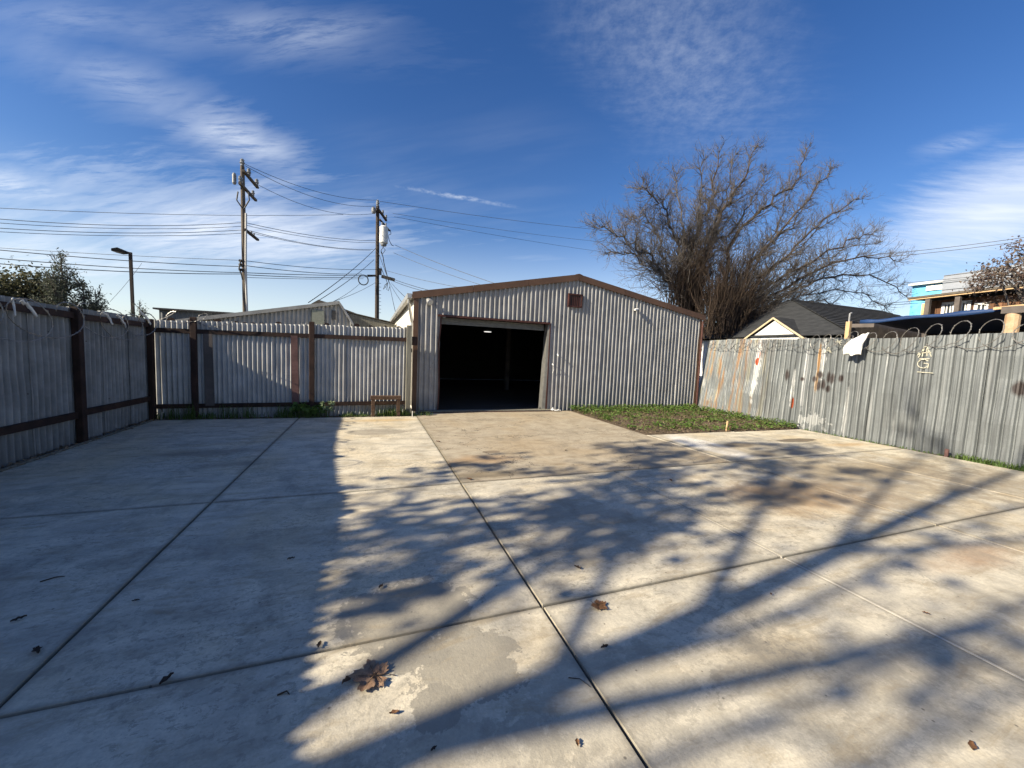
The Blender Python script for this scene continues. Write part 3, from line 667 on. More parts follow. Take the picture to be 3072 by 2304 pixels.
MB().tube([(-3.72, 8.98, 0), (-3.71, 8.98, .16)], .022, 8).build('pipe_stub', 'grey_timber', lf)

# ------------------------------------------------------------------ right fence
RXF = 9.92
rf = empty('right_fence', (RXF, 5, 0), 'rust streaked galvanised corrugated fence with spray marks on the right', 'fence')
yc = [9.58, 8.86, 8.14, 7.42, 6.62, 5.82, 5.02, 4.22, 3.42, 2.62, 1.82, 1.02, .22, -.58, -1.4]
lean = [.16, .13, .09, .05, .03, .01, 0, 0, .005, 0, 0, 0, 0, 0]
def rtop(y): return 2.20 + .03*math.sin(y*.9)
for i in range(len(yc)-1):
    wide = i >= 3
    sheet('fence_sheet', 'galvanised_sheet', rf, (RXF - (.008 if i % 2 else 0), yc[i], 0), (0, -1, 0), (-1, 0, 0), yc[i]-yc[i+1]+.03, -.08, lambda s, a=yc[i], i=i: rtop(a-s)+.014*math.sin(i*1.9),
          .098 if not wide else .133, .017 if not wide else .030, 'sine' if not wide else 'pan', lean[i], 6, .03, 80+i)
for k, y in enumerate((8.2, 6.3, 4.4, 2.5, .6)): MB().box((RXF+.12+(.30 if k == 0 else .05), y, 1.0), (.09, .09, 2.0)).build('post', 'pole_wood_dark', rf)
for z in (.4, 1.7): MB().box((RXF+.10, 2.0, z), (.04, 6.4, .09)).build('rail', 'pole_wood_dark', rf)
# cream painted letters on the fence
def stroke(m, pts, wd_=.022):
    for (a, b) in zip(pts[:-1], pts[1:]):
        a = Vector(a); b = Vector(b); d = (b-a).normalized(); n = Vector((-d.y, d.x))*wd_/2; a = a-d*wd_*.3; b = b+d*wd_*.3
        q = [a-n, b-n, b+n, a+n]; m.prism([(RXF-.031, 0+p.x, p.y) for p in q], (.004, 0, 0))
def letters(y0, z0, s_, parts, label):
    m = MB()
    for pl in parts: stroke(m, [(y0-px*s_, z0+pz*s_) for (px, pz) in pl], .013*s_/.2)
    o = m.build('painted_letter', 'graffiti_paint', rf); o['label'] = label
arc = [(.42*math.cos(a)+.5, .42*math.sin(a)+.5) for a in (.7, 1.4, 2.1, 2.8, 3.5, 4.2, 4.9, 5.6)]
letters(4.30, 1.78, .21, [[(.1, 0), (.45, 1.0)], [(.45, 1.0), (.6, .95), (.95, .1)], [(.05, .38), (.9, .46)], [(.35, .1), (.42, .9)], [(.66, .15), (.6, .8)], [(0, .2), (.3, .45)]], 'cream painted letter A')
letters(4.30, 1.56, .20, [arc, [(.2, .95), (.9, .98)], [(.55, .55), (.9, .5)], [(.88, .5), (.85, .1)]], 'cream painted letter like a G')
letters(4.27, 1.47, .2, [[(0, .15), (1.1, .1)]], 'cream painted line below the letters')
letters(5.92, 1.83, .15, [[(0, .1), (.45, 1)], [(.45, 1), (.9, .1)], [(.2, .45), (.8, .45)], [(.3, .7), (.7, .2)]], 'small cream painted letter A')
letters(5.72, 2.02, .13, [[(0, .2), (.9, .9)], [(.2, .95), (.8, .1)], [(.0, .6), (.95, .5)]], 'cream painted cross')

# ------------------------------------------------------------------ razor wire
def razor(name, pts, rad, turns_m, label, rng, thick=.006, squash=1.0, off=(0, 0, 0), barb=.09):
    """a loose coil along a polyline; returns the thing"""
    pts = [Vector(p) for p in pts]; L = [0]
    for a, b in zip(pts[:-1], pts[1:]): L.append(L[-1]+(b-a).length)
    tot = L[-1]; n = int(tot*turns_m*22); path = []
    for i in range(n+1):
        s_ = tot*i/n; k = 0
        while k < len(L)-2 and s_ > L[k+1]: k += 1
        tt = (s_-L[k])/(L[k+1]-L[k]); c = pts[k].lerp(pts[k+1], tt); d = (pts[k+1]-pts[k]).normalized()
        sd = d.cross(Vector((0, 0, 1))).normalized()
        ang = 2*math.pi*turns_m*s_ + 2.0*noise.noise((s_*1.1, 5, rad*10)); r = rad*(1+.6*noise.noise((s_*1.3, 1, 2)))
        adv = .55/turns_m*math.sin(ang+.6)                       # loops lie over so that they read as rings
        path.append(c + Vector((0, 0, 1))*r*squash*math.sin(ang) + sd*r*.42*math.cos(ang) + d*(adv*.35 + r*.95*math.cos(ang)) + Vector((0, 0, .07*noise.noise((s_*.7, 9, 3)))))
    th = empty(name, pts[0], label, 'wire')
    MB().tube(path, thick, 5).build('wire', 'wire_steel', th)
    mb = MB(); dist = 0; nb = 0
    for a, b in zip(path[:-1], path[1:]):
        dist += (b-a).length
        if dist > barb:
            dist = 0; d = (b-a).normalized(); n_ = d.orthogonal().normalized(); n_ = Matrix.Rotation(rng.uniform(0, 6.28), 3, d) @ n_; c = d.cross(n_)
            mb.add([a-d*.032-n_*.013, a-n_*.004, a+d*.032-n_*.013, a+d*.032+n_*.013, a+n_*.004, a-d*.032+n_*.013, a+c*.003], [(0, 1, 6), (1, 2, 6), (2, 3, 6), (3, 4, 6), (4, 5, 6), (5, 0, 6)])
    o = mb.build('barbs', 'wire_steel', th); o['kind'] = 'stuff'
    return th
rg = random.Random(21)
razor('razor_wire', [(RXF-.08+.28, 9.5, 2.09), (RXF-.10+.15, 8.0, 2.08), (RXF-.14, 6.2, 2.06), (RXF-.12, 5.4, 2.12)], .125, 3.9, 'small rusty razor wire coils along the far half of the right fence', rg, .0055, 1.0)
razor('razor_wire', [(RXF-.08, 5.5, 2.12), (RXF-.06, 4.6, 2.10), (RXF-.06, 3.9, 2.20), (RXF-.06, 3.0, 2.16), (RXF-.06, 1.6, 2.14)], .19, 3.0, 'large loose razor wire loops on the near half of the right fence', rg, .0065, 1.15)
razor('razor_wire', [(LX+.14, 9.0, 1.80), (LX+.16, 8.0, 1.72), (LX+.15, 7.3, 1.75)], .20, 1.9, 'tangled razor wire loops at the inner corner of the left fence', rg, .006, 1.05)
razor('razor_wire', [(LX+.15, 7.1, 1.74), (LX+.17, 6.2, 1.70), (LX+.15, 4.5, 1.80)], .22, 1.5, 'dark razor wire loops hanging on the near part of the left fence', rg, .006, 1.1)
razor('razor_wire', [(LX+.1, 9.05, 1.93), (-3.3, BY-.05, 1.98), (-2.7, BY-.05, 1.95)], .12, 1.7, 'short razor wire coil over the corner of the back fence', rg, .005, 1.0)
# torn plastic caught in the wire
def shred(p, d, L, wd_, label, mt='white_plastic', seed=0):
    p = Vector(p); d = Vector(d).normalized(); s_ = Vector((0, 0, 1)); v = []
    for i in range(9):
        a = i/8; c = p + d*L*a + s_*(-.9*L*a*a*.8 + .04*noise.noise((i*.8, seed, 0)))
        ww = wd_*(.5+.5*math.sin(math.pi*(.15+.8*a)))*(1+.5*noise.noise((i*1.3, seed, 4)))
        sd = d.cross(s_).normalized()*.6 + s_*.6
        v += [c-sd*ww/2, c+sd*ww/2+Vector((.01, 0, .012)), ]
    o = MB().add(v, [(2*i, 2*i+2, 2*i+3, 2*i+1) for i in range(8)]).build('plastic_shred', mt, None, True)
    md = o.modifiers.new('thick', 'SOLIDIFY'); md.thickness = .003
    return tag(o, label, 'plastic')
a = PX(60, 905, LX+.2); shred(a, (.05, .9, -.1), .20, .028, 'white plastic shred on the left fence wire nearest the photo edge', seed=1)
a = PX(35, 895, LX+.2); shred(a, (.0, .2, -.9), .12, .016, 'thin pale plastic strip hanging left of the bright shred', seed=2)
a = PX(305, 938, LX+.2); shred(a, (.05, .9, -.05), .22, .022, 'pale plastic shred on the wire right of the first left post', seed=3)
a = PX(350, 946, LX+.2); shred(a, (.05, .9, -.15), .2, .018, 'grey plastic shred on the wire close to the fence corner', seed=4)
a = PX(415, 935, LX+.15); shred(a, (.3, .8, -.2), .22, .03, 'pale plastic tatter over the corner of the two fences', seed=5)
# white cloth hanging over the right fence
cl = empty('hanging_cloth', (RXF-.1, 5.2, 2.2), 'white cloth draped over the razor wire on the right fence', 'cloth')
v = []; nx, ny = 12, 16
for j in range(ny+1):
    b = j/ny
    for i in range(nx+1):
        a = i/nx
        top = Vector((RXF-.10+.05*a, 5.18-.10*a, 2.25+.03*a)); bot = Vector((RXF-.20, 5.42-.30*a, 1.80+.02*math.sin(a*9)))
        p = top.lerp(bot, b); p.x -= .10*math.sin(b*math.pi*.9) + .035*math.sin(a*9+b*2.5) + .03*noise.noise((a*4, b*5, 2)); p.z += .02*noise.noise((a*5, b*3, 8)); p.y += .07*math.sin(b*math.pi)*(1-a)
        v.append(p)
o = MB().add(v, [(j*(nx+1)+i, j*(nx+1)+i+1, (j+1)*(nx+1)+i+1, (j+1)*(nx+1)+i) for j in range(ny) for i in range(nx)]).build('cloth_front', 'cloth_white', cl, True)
md = o.modifiers.new('thick', 'SOLIDIFY'); md.thickness = .006

# ------------------------------------------------------------------ small things in the yard
be = empty('timber_trestle', (.33, 9.0, 0), 'low brown timber trestle standing in weeds by the back fence', 'trestle')
x0, x1, yb = -.01, .63, 8.98
MB().box(((x0+x1)/2, yb, .425), (x1-x0+.02, .09, .085), bev=.006).build('top_rail', 'bench_timber', be)
for x in (x0+.05, x1-.05): MB().box((x, yb, .19), (.075, .075, .385), bev=.005).build('leg', 'bench_timber', be)
MB().box(((x0+x1)/2+.05, yb+.055, .30), (x1-x0-.08, .035, .075), bev=.004).build('stretcher', 'bench_timber', be)
p = G(2180, 1292)
st = MB(); st.box((p.x, p.y, .10), (.035, .03, .24), M=Matrix.Rotation(R_(4), 3, 'Y'), bev=.003)
tag(st.build('wooden_stake', 'new_timber'), 'short pale wooden stake at the edge of the soil bed', 'stake')
p = G(2188, 1294); tag(MB().box((p.x+.03, p.y+.02, .05), (.03, .03, .12), M=Matrix.Rotation(R_(25), 3, 'Y')).build('wooden_stake', 'bench_timber'), 'broken brown stub beside the pale stake on the soil bed', 'stake')
p = G(2860, 1368); tag(MB().box((9.74, p.y, .06), (.04, .05, .16), bev=.004).build('wooden_stake', 'red_plank'), 'small reddish stake at the foot of the right fence', 'stake')
p = G(1237, 1250); tag(MB().tube([(p.x, p.y, 0), (p.x, p.y, .13)], .008, 8).build('pipe_stub', 'white_plastic'), 'thin white pipe stub in the grass left of the garage corner', 'pipe')

def plant(name, x, y, h, n, leafs, mt, label, rng, rosette=False):
    e = empty(name, (x, y, 0), label, 'plant'); st, lv = MB(), MB()
    for k in range(n):
        a = rng.uniform(0, 6.28); hh = h*rng.uniform(.5, 1); rr = .12*rng.uniform(.3, 1.3)
        top = Vector((x+rr*math.cos(a), y+rr*.6*math.sin(a), hh))
        st.tube([(x+.02*math.cos(a), y+.02*math.sin(a), 0), top*.6+Vector((x, y, 0))*.4+Vector((0, 0, .02)), top], [.006, .005, .003], 5)
        for q in range(leafs):
            nn = Vector((math.cos(q*2.4), math.sin(q*2.4), .7 if not rosette else .55+q*.06))
            leafq(lv, top+Vector((0, 0, -.02*rng.random())), nn, leaf_sz(rng, rosette), rng, .85)
    st.build('stem', 'weed_olive', e); lv.build('leaves', mt, e)
def leaf_sz(rng, r): return rng.uniform(.05, .09) if r else rng.uniform(.06, .13)
rg = random.Random(31)
plant('succulent_plant', G(985, 1245).x, 9.04, .34, 6, 13, 'succulent', 'pale green rosette plant where the shadow ends at the back fence', rg, True)
plant('leafy_weed', G(905, 1250).x, 9.06, .26, 9, 9, 'weed_leaf', 'dark round leafy weed in front of the reddish plank', rg)
plant('leafy_weed', G(950, 1250).x, 9.05, .22, 8, 8, 'weed_leaf', 'leafy weed at the foot of the middle back fence post', rg)

# fallen leaves
def maple(name, c, size, rot, mt, label, rng, curl=.5, stem=True):
    c = Vector(c); lobes = [(-2.15, .72), (-1.05, .95), (0, 1.05), (1.05, .95), (2.15, .72)]
    pts = []
    def rad(a):
        r = .52
        for (la, lr) in lobes:
            d = abs((a-la+math.pi) % (2*math.pi)-math.pi); r = max(r, lr*(1-d*.66))
        return r*(1+.11*math.sin(a*23+1)*(r > .3)) * (1 - .9*max(0, abs(a)-2.75)/.4 if abs(a) > 2.75 else 1)
    N = 90; rings = 7; v = [(0, 0, 0)]; 
    for j in range(1, rings+1):
        for i in range(N):
            a = -math.pi+2*math.pi*(i+.5)/N; r = rad(a)*j/rings; v.append((r*math.cos(a), r*math.sin(a), 0))
    f = [(0, 1+i, 1+(i+1) % N) for i in range(N)]
    for j in range(rings-1):
        for i in range(N): f.append((1+j*N+i, 1+j*N+(i+1) % N, 1+(j+1)*N+(i+1) % N, 1+(j+1)*N+i))
    out = []
    sd = rng.random()*50
    for (x, y, z) in v:
        r = math.hypot(x, y); a = math.atan2(y, x)
        fold = 0
        for (la, lr) in lobes:
            d = abs((a-la+math.pi) % (2*math.pi)-math.pi); fold = max(fold, 1-d/.55)
        z = curl*(.30*r*r*(1+.8*noise.noise((x*1.8+sd, y*1.8, 0))) + .16*noise.noise((x*3.5+sd, y*3.5, 2)) + .05*noise.noise((x*9+sd, y*9, 5))) - .10*curl*fold*r + .10*curl
        sh = 1-.22*curl*r
        out.append((x*sh, y*sh, max(.004/size, z)))
    M = Matrix.Rotation(rot, 3, 'Z')
    e = empty(name, c, label, 'leaf', 'fallen leaves on the concrete')
    bl = MB().add([c + M @ Vector(p)*size for p in out], f).build('blade', mt, e, True)
    veins = MB()
    for (la, lr) in lobes: veins.tube([c + M @ Vector((r*math.cos(la)*.95, r*math.sin(la)*.95, .03+.12*curl+.16*curl*r*r))*size for r in (0, .25*lr, .5*lr, .75*lr)], [.006*size*2, .005*size*2, .004*size*2, .002*size], 5)
    veins.build('veins', 'leaf_dark', e)
    if stem: MB().tube([c + M @ Vector(q)*size for q in ((0, 0, .1), (-.25, .03, .12), (-.5, -.03, .06), (-.75, .05, .03))], .010*size*1.4, 5).build('stem', 'leaf_dark', e)
rg = random.Random(44)
maple('fallen_leaf', G(1125, 2035)+Vector((0, 0, .004)), .122, R_(170), 'leaf_dead_big', 'large curled brown maple leaf lying on sunlit concrete in the foreground', rg, .62)
maple('fallen_leaf', G(1793, 1818)+Vector((0, 0, .004)), .07, R_(-60), 'leaf_dead', 'small dark brown maple leaf just below the cross joint', rg, .5)
def gp(a, b): return (900+a*.6655, 1200+b*.6655)
def g1(a, b): return (a*.6654, 1200+b*.6654)
def g3(a, b): return (1900+a*.6655, 1200+b*.6655)
small = [(g1(168, 1140), .042, 'small dark leaf in the shade near the left joint line'), (g1(752, 1268), .040, 'small dark leaf touching the front cross joint in the shade'), (g1(1440, 1110), .030, 'curled leaf crumb on the cross joint at the shadow edge'),
         (g1(1312, 720), .030, 'tiny dark leaf in the shade near the toothed shadow edge'), (g1(85, 995), .035, 'narrow dark leaf far left in the shade'), (g1(612, 910), .022, 'tiny leaf crumb in the middle of the shaded slab'),
         (gp(365, 846), .030, 'dark leaf scrap above the bare grey patch'), (gp(1372, 1120), .030, 'dark curled leaf scrap right of the crossing joints'), (gp(425, 1418), .026, 'dark leaf scrap in front of the big brown leaf'),
         (gp(1250, 1555), .022, 'brown leaf scrap near the bottom of the photo'), (gp(763, 360), .045, 'pale dry leaf at the near corner of the brown driveway slab'), (gp(622, 190), .050, 'dry leaf scraps on the joint left of the driveway'),
         (gp(1672, 366), .045, 'dark dry leaf on the pale slab below the driveway'), (gp(1250, 760), .035, 'small leaf scrap in dappled shade right of the joint'), (g3(1525, 1570), .035, 'small tan leaf at the lower right of the yard'),
         (g3(1320, 966), .022, 'dark leaf crumb right of the pale joint'), (g3(620, 880), .018, 'dark leaf crumb left of the pale joint'), (gp(1198, 230), .035, 'dark leaf scrap on a crack of the driveway'), (gp(603, 1580), .018, 'dark crumb at the bottom centre of the yard'), (g1(1570, 1270), .04, 'dark curled scrap left of the big brown leaf')]
for i, (q, s_, lab) in enumerate(small):
    mt = 'leaf_dead' if any(k in lab for k in ('pale', 'tan', 'dry', 'brown')) else 'leaf_dark'
    p = G(*q); m = MB(); a = rg.uniform(0, 6.28)
    v = []
    for j in range(7):
        t_ = j/6; ww = s_*.36*math.sin(math.pi*min(1, t_*1.05+.02))*(1+.3*math.sin(j*2.7+i)); c = Vector((t_-.5, 0, 0))*s_*1.6
        for k in (-1, 0, 1):
            q_ = Vector((c.x, k*ww, .006+abs(k)*s_*.22+s_*.18*math.sin(j*1.3+i)**2)); q_.rotate(Matrix.Rotation(a, 3, 'Z')); v.append(p+q_)
    m.add(v, [(j*3+k, j*3+k+1, j*3+k+4, j*3+k+3) for j in range(6) for k in range(2)])
    tag(m.build('leaf_scrap', mt, None, True), lab, 'leaf', 'leaf scraps on the concrete')
def twig(q1, q2, lab, r=.0022):
    a, b = G(*q1), G(*q2); mid = (a+b)/2 + Vector((.01, .012, 0))
    tag(MB().tube([a+Vector((0, 0, .004)), mid+Vector((0, 0, .008)), b+Vector((0, 0, .004))], [r, r*.9, r*.5], 5).build('fallen_twig', 'leaf_dark'), lab, 'twig', 'twigs on the concrete')
twig(gp(1210, 1255), gp(1310, 1298), 'thin straight twig reaching the long joint at bottom centre')
twig(g1(180, 822), g1(292, 797), 'curved dark twig lying in the shade at the left', .004)
twig(g1(1250, 1335), g1(1305, 1331), 'short dark stick in the shade left of the big brown leaf', .004)

# ------------------------------------------------------------------ neighbours beyond the back fence
ns = empty('corrugated_shed', (-2.5, 14, 0), 'grey corrugated gable shed behind the back fence', 'shed')
pl, pr, pe = PY(620, 955, 14), PY(1018, 909, 14), PY(1062, 980, 14)
def nt(x): return pl.z+(pr.z-pl.z)*(x-pl.x)/(pr.x-pl.x) if x < pr.x else pr.z+(pe.z-pr.z)*(x-pr.x)/(pe.x-pr.x)
xa = pl.x-1.0
while xa < pe.x-.05:
    b = min(xa+.85, pe.x); sheet('wall_sheet', 'shed_sheet', ns, (xa, 14, 0), (1, 0, 0), (0, -1, 0), b-xa, .0, lambda s, a=xa: nt(a+s), .12, .018, 'sine', 0, 4, .01, int(xa*10)); xa = b
for (a, b) in ((Vector((pl.x-1.0, 14, nt(pl.x-1.0))), pr), (pr, pe)):
    m = MB(); m.prism([a+Vector((0, -.1, -.05)), b+Vector((0, -.1, -.05)), b+Vector((0, -.1, .06)), a+Vector((0, -.1, .06))], (0, 3.2, 0)); m.build('roof', 'roof_sheet', ns)
wp = PY(954, 950, 13.95); MB().box((wp.x, 13.95, wp.z-.1), (.36, .04, .62)).build('wall_panel', 'panel_green', ns)
wp = PY(1000, 945, 13.95); MB().box((wp.x+.02, 13.95, wp.z), (.10, .04, .30)).build('wall_opening', 'dark_steel', ns)
db = empty('dark_shed', (-6, 15.5, 0), 'low dark ribbed metal shed at the left behind the back fence', 'shed')
a, b = PY(477, 926, 15.5), PY(720, 948, 15.5)
sheet('wall_sheet', 'dark_sheet', db, (a.x, 15.5, 0), (1, 0, 0), (0, -1, 0), b.x-a.x, 0, lambda s: a.z-.03, .13, .02, 'rib', 0, 2, 0, 1)
MB().prism([a+Vector((-.1, -.15, -.03)), Vector((b.x, 15.35, a.z-.03)), Vector((b.x, 15.35, a.z+.02)), a+Vector((-.1, -.15, .02))], (0, 3, 0)).build('roof', 'dark_steel', db)
hb = empty('hip_roof_house', (-1.4, 18, 0), 'small weathered brown roof peeping over the corrugated shed', 'house')
a, b, c_ = PY(925, 915, 18), PY(955, 899, 18), PY(985, 908, 18)
MB().prism([(a.x-3, 18, a.z-.9), (c_.x+1.2, 18, c_.z-.4), (c_.x, 18, c_.z), (b.x, 18, b.z), (a.x-.2, 18, a.z-.15)], (0, 2.5, 0)).build('roof', 'weathered_roof', hb)
MB().box((a.x-.5, 19, 1.3), (4, 2, 2.6)).build('wall', 'dark_plank', hb)
wr = empty('plank_roof_shed', (0, 13, 0), 'grey weathered plank roof sloping down beside the garage wall', 'shed')
a, b = PY(1037, 930, 17), PY(1150, 968, 17)
for k in range(7):
    t0, t1 = k/7, (k+1)/7-.012
    y0_, y1_ = 17+3*t0, 17+3*t1
    pA0, pB0 = Vector((a.x-.1, y0_, a.z-.05-.05*k*0)), Vector((.92, y0_, b.z)); pA1, pB1 = Vector((a.x-.1, y1_, a.z-.05)), Vector((.92, y1_, b.z))
    MB().prism([pA0, pB0, pB1, pA1], (0, 0, .03)).build('roof_plank', 'weathered_roof', wr)
MB().prism([(a.x-.1, 17.05, 0), (.90, 17.05, 0), (.90, 17.05, b.z-.03), (a.x-.1, 17.05, a.z-.08)], (0, .05, 0)).build('wall', 'grey_timber', wr)

# ------------------------------------------------------------------ poles, lamp and wires
def pole(name, base, top, r0, r1, mt, label):
    e = empty(name, base, label, 'pole')
    MB().tube([base, Vector(base).lerp(Vector(top), .5), top], [r0, (r0+r1)/2, r1], 12).build('pole_shaft', mt, e); return e
t1 = PY(727, 500, 21.0); b1 = Vector((t1.x+.06, 21.0, -.05))
p1 = pole('utility_pole', b1, t1, .115, .085, 'pole_wood', 'taller wooden utility pole with slanted crossarms at the left')
def on1(y): return PY(728, y, 21.0)
MB().tube([b1+Vector((.13, -.06, 0)), PY(737, 820, 20.9), PY(738, 640, 20.9)], .045, 8).build('conduit', 'pole_pvc', p1)
def crossarm(e, c, d, L0, L1, th=.11, mt='pole_wood'):
    d = Vector(d).normalized(); o = MB().bar(c-d*L0, c+d*L1, th, th*.85).build('crossarm', mt, e); return o
def insul(par, p, s_=1.0): MB().lathe(p, [(.03*s_, 0), (.07*s_, .05*s_), (.05*s_, .10*s_), (.09*s_, .14*s_), (.06*s_, .20*s_), (.07*s_, .26*s_), (.03*s_, .30*s_)], 10).build('insulator', 'insulator', par)
dA = Vector((.05, 1, 0))
cA = on1(520); arm = crossarm(p1, cA+Vector((.13, 0, 0)), dA, .35, 1.55); insul(arm, cA+dA*1.42+Vector((.13, 0, .03)), 1.1); insul(arm, cA+dA*.35+Vector((.13, 0, .05)), 1.1); insul(p1, t1+Vector((0, 0, -.02)), 1.2)
cB = on1(568); arm = crossarm(p1, cB+Vector((.13, 0, 0)), dA, .75, 1.3)
for k in (-.7, -.55, .9): insul(arm, cB+dA*k+Vector((.13, 0, .05)), .9)
MB().lathe(PY(703, 553, 20.9), [(.05, 0), (.08, .06), (.08, .40), (.05, .48)], 12).build('cutout_switch', 'insulator', p1)
for (xa, xb) in ((714, 727), (745, 733)):
    pa, pb, pc = PY(xa, 575, 20.8), PY(xa-4 if xa < 728 else xa+3, 600, 20.8), PY(xb, 625, 20.8)
    MB().tube([pa, pb, pc], .028, 6).build('riser_cable', 'cable_black', p1)
cC = on1(690); arm = crossarm(p1, cC+Vector((.13, 0, 0)), Vector((.05, 1, 0)), .15, 1.6, .11, 'pole_wood_dark')
for k in (.7, 1.05): insul(arm, cC+Vector((.05, 1, 0)).normalized()*k+Vector((.13, 0, .05)), .45)
for yy in (783, 795, 810): MB().lathe(on1(yy), [(.15, -.04), (.16, 0), (.15, .04)], 12).build('pole_band', 'dark_steel', p1)
MB().tube([PY(722, 783, 20.8), PY(717, 805, 20.8), PY(724, 822, 20.8), PY(728, 840, 20.8)], .03, 6).build('riser_cable', 'cable_black', p1)

t2 = PY(1133, 618, 28.0); b2 = Vector((t2.x+.08, 28.0, -.05))
p2 = pole('utility_pole', b2, t2, .15, .11, 'pole_wood_dark', 'dark utility pole carrying a white transformer near the garage')
def on2(y): return PY(1134, y, 28.0)
insul(p2, t2+Vector((0, 0, -.02)), 1.4)
dB = Vector((.26, .96, 0))
arm = crossarm(p2, on2(636)+Vector((.16, 0, 0)), dB, .9, 1.6, .13, 'pole_wood_dark')
for k in (-.8, .6, 1.5): insul(arm, on2(636)+dB.normalized()*k+Vector((.16, 0, .06)), 1.0)
arm = crossarm(p2, on2(660)+Vector((.16, 0, 0)), Vector((.3, .95, 0)), .2, 2.2, .10, 'pole_wood_dark')
MB().lathe(PY(1121, 640, 27.8), [(.10, 0), (.15, .08), (.15, .30), (.08, .4)], 12).build('cutout_switch', 'insulator', p2)
tr = PY(1151, 728, 27.6)
tk = MB().lathe(tr, [(.20, -.08), (.26, -.02), (.27, .0), (.27, .95), (.28, .97), (.27, 1.0), (.16, 1.08)], 18).build('transformer', 'transformer_paint', p2, False)
for k in (-.12, .12): MB().lathe(tr+Vector((k, -.05, 1.05)), [(.04, 0), (.06, .05), (.035, .12), (.055, .17), (.03, .24)], 10).build('bushing', 'insulator', tk)
MB().lathe(tr+Vector((0, 0, -.22)), [(.16, 0), (.20, .08), (.18, .14)], 14).build('tank_foot', 'insulator', tk)
MB().box((tr+on2(720))/2+Vector((0, 0, .5)), (.5, .1, .1)).build('bracket', 'dark_steel', p2)
def swirl(pts, r, par, mt='cable_black'): MB().tube([PY(a, b, 27.7) for a, b in pts], r, 6).build('riser_cable', mt, par)
swirl([(1160, 692), (1171, 690), (1173, 702), (1164, 706), (1168, 722), (1175, 735), (1181, 738)], .022, p2)
swirl([(1150, 740), (1143, 752), (1148, 762), (1156, 750), (1149, 742)], .022, p2)
swirl([(1143, 755), (1149, 770), (1152, 790), (1162, 830), (1168, 850)], .03, p2)
swirl([(1142, 800), (1150, 820), (1158, 838), (1163, 852), (1160, 868), (1165, 872), (1170, 858)], .022, p2)
swirl([(1163, 848), (1155, 855), (1150, 868), (1156, 862), (1162, 850)], .02, p2)
MB().box(PY(1141, 815, 27.75), (.16, .16, .42)).build('junction_box', 'dark_steel', p2)
MB().bar(PY(1145, 829, 27.7), PY(1184, 840, 27.5), .16, .20).build('splice_case', 'cable_black', p2)
MB().bar(PY(1102, 827, 27.7), PY(1127, 827, 27.7), .10, .12).build('splice_case', 'cable_black', p2)
cc = PY(1090, 840, 27.7); MB().tube([cc+Vector((.30*math.cos(a), 0, .32*math.sin(a))) for a in [k*2*math.pi/24 for k in range(25)]], .035, 7).build('cable_coil', 'cable_black', p2)
for k in range(9): MB().tube([on2(850+k*11)+Vector((-.2, -.05, 0)), on2(850+k*11)+Vector((.2, -.05, 0))], .014, 5).build('climbing_peg', 'dark_steel', p2)

def wire(a, b, sag, r, label, mt='cable_grey', group='overhead wires', n=18):
    a = Vector(a); b = Vector(b)
    pts = [a.lerp(b, i/n) - Vector((0, 0, sag*4*(i/n)*(1-i/n))) for i in range(n+1)]
    tag(MB().tube(pts, r, 5).build('overhead_wire', mt), label, 'wire', group)
A = lambda x, y, Y: PY(x, y, Y)
ORD = ['topmost', 'second', 'third', 'fourth', 'fifth', 'sixth', 'lowest']
def wires(text, rows, group):
    n = len(rows)
    for k, (a, b, sag, r, mt) in enumerate(rows):
        wire(a, b, sag, r, text % ('lowest' if k == n-1 else ORD[k]), mt, group)
g_, k_ = 'cable_grey', 'cable_black'
wires('%s thin wire of those slung between the tops of the two poles', [(A(724, 487, 21), A(1133, 600, 28), .45, .012, g_), (A(735, 497, 21), A(1128, 618, 28), .55, .012, g_), (A(757, 545, 22.3), A(1125, 640, 28.5), .6, .012, g_)], 'wires between the pole tops')
wires('%s thin wire of those joining the lower arms of the two poles', [(A(736, 668, 21), A(1128, 722, 28), .2, .013, g_), (A(738, 676, 21), A(1125, 728, 28), .2, .011, g_), (A(748, 692, 21.6), A(1120, 748, 28), .25, .013, g_), (A(752, 698, 21.8), A(1112, 751, 28), .2, .011, g_)], 'wires between the lower pole arms')
wires('%s thin wire of those leaving the picture left of the taller pole', [(A(-420, 600, 24), A(1030, 644, 26), .25, .012, g_), (A(-420, 612, 19), A(727, 668, 21), .35, .012, g_), (A(-420, 630, 19), A(727, 679, 21), .3, .010, g_), (A(-420, 648, 19), A(727, 690, 21), .3, .012, g_), (A(-420, 665, 19), A(727, 700, 21), .25, .010, g_), (A(-420, 712, 24), A(727, 781, 21), .1, .010, g_)], 'thin wires at the left')
wires('%s dark telephone cable of those running left from the taller pole', [(A(-420, 705, 19), A(727, 800, 21), .15, .015, k_), (A(-420, 735, 19), A(727, 818, 21), .15, .015, k_), (A(-420, 752, 19), A(727, 822, 21), .2, .016, k_)], 'telephone cables at the left')
wires('%s telephone cable of those between the poles above the grey shed', [(A(735, 782, 21), A(1134, 808, 28), .15, .014, g_), (A(738, 797, 21), A(1085, 822, 27.7), .12, .016, k_), (A(730, 818, 21), A(1130, 826, 28), .05, .017, k_), (A(730, 824, 21), A(1130, 829, 28), .1, .017, k_), (A(730, 832, 21), A(1090, 836, 28), .05, .012, g_)], 'telephone cables between the poles')
wires('%s faint wire of those crossing high from the transformer pole to the bare tree', [(A(1140, 604, 28), A(2400, 700, 40), 1.2, .014, g_), (A(1178, 640, 29), A(2400, 740, 40), 1.2, .012, g_), (A(1182, 650, 29), A(2400, 800, 40), 1.0, .012, g_)], 'high wires over the garage')
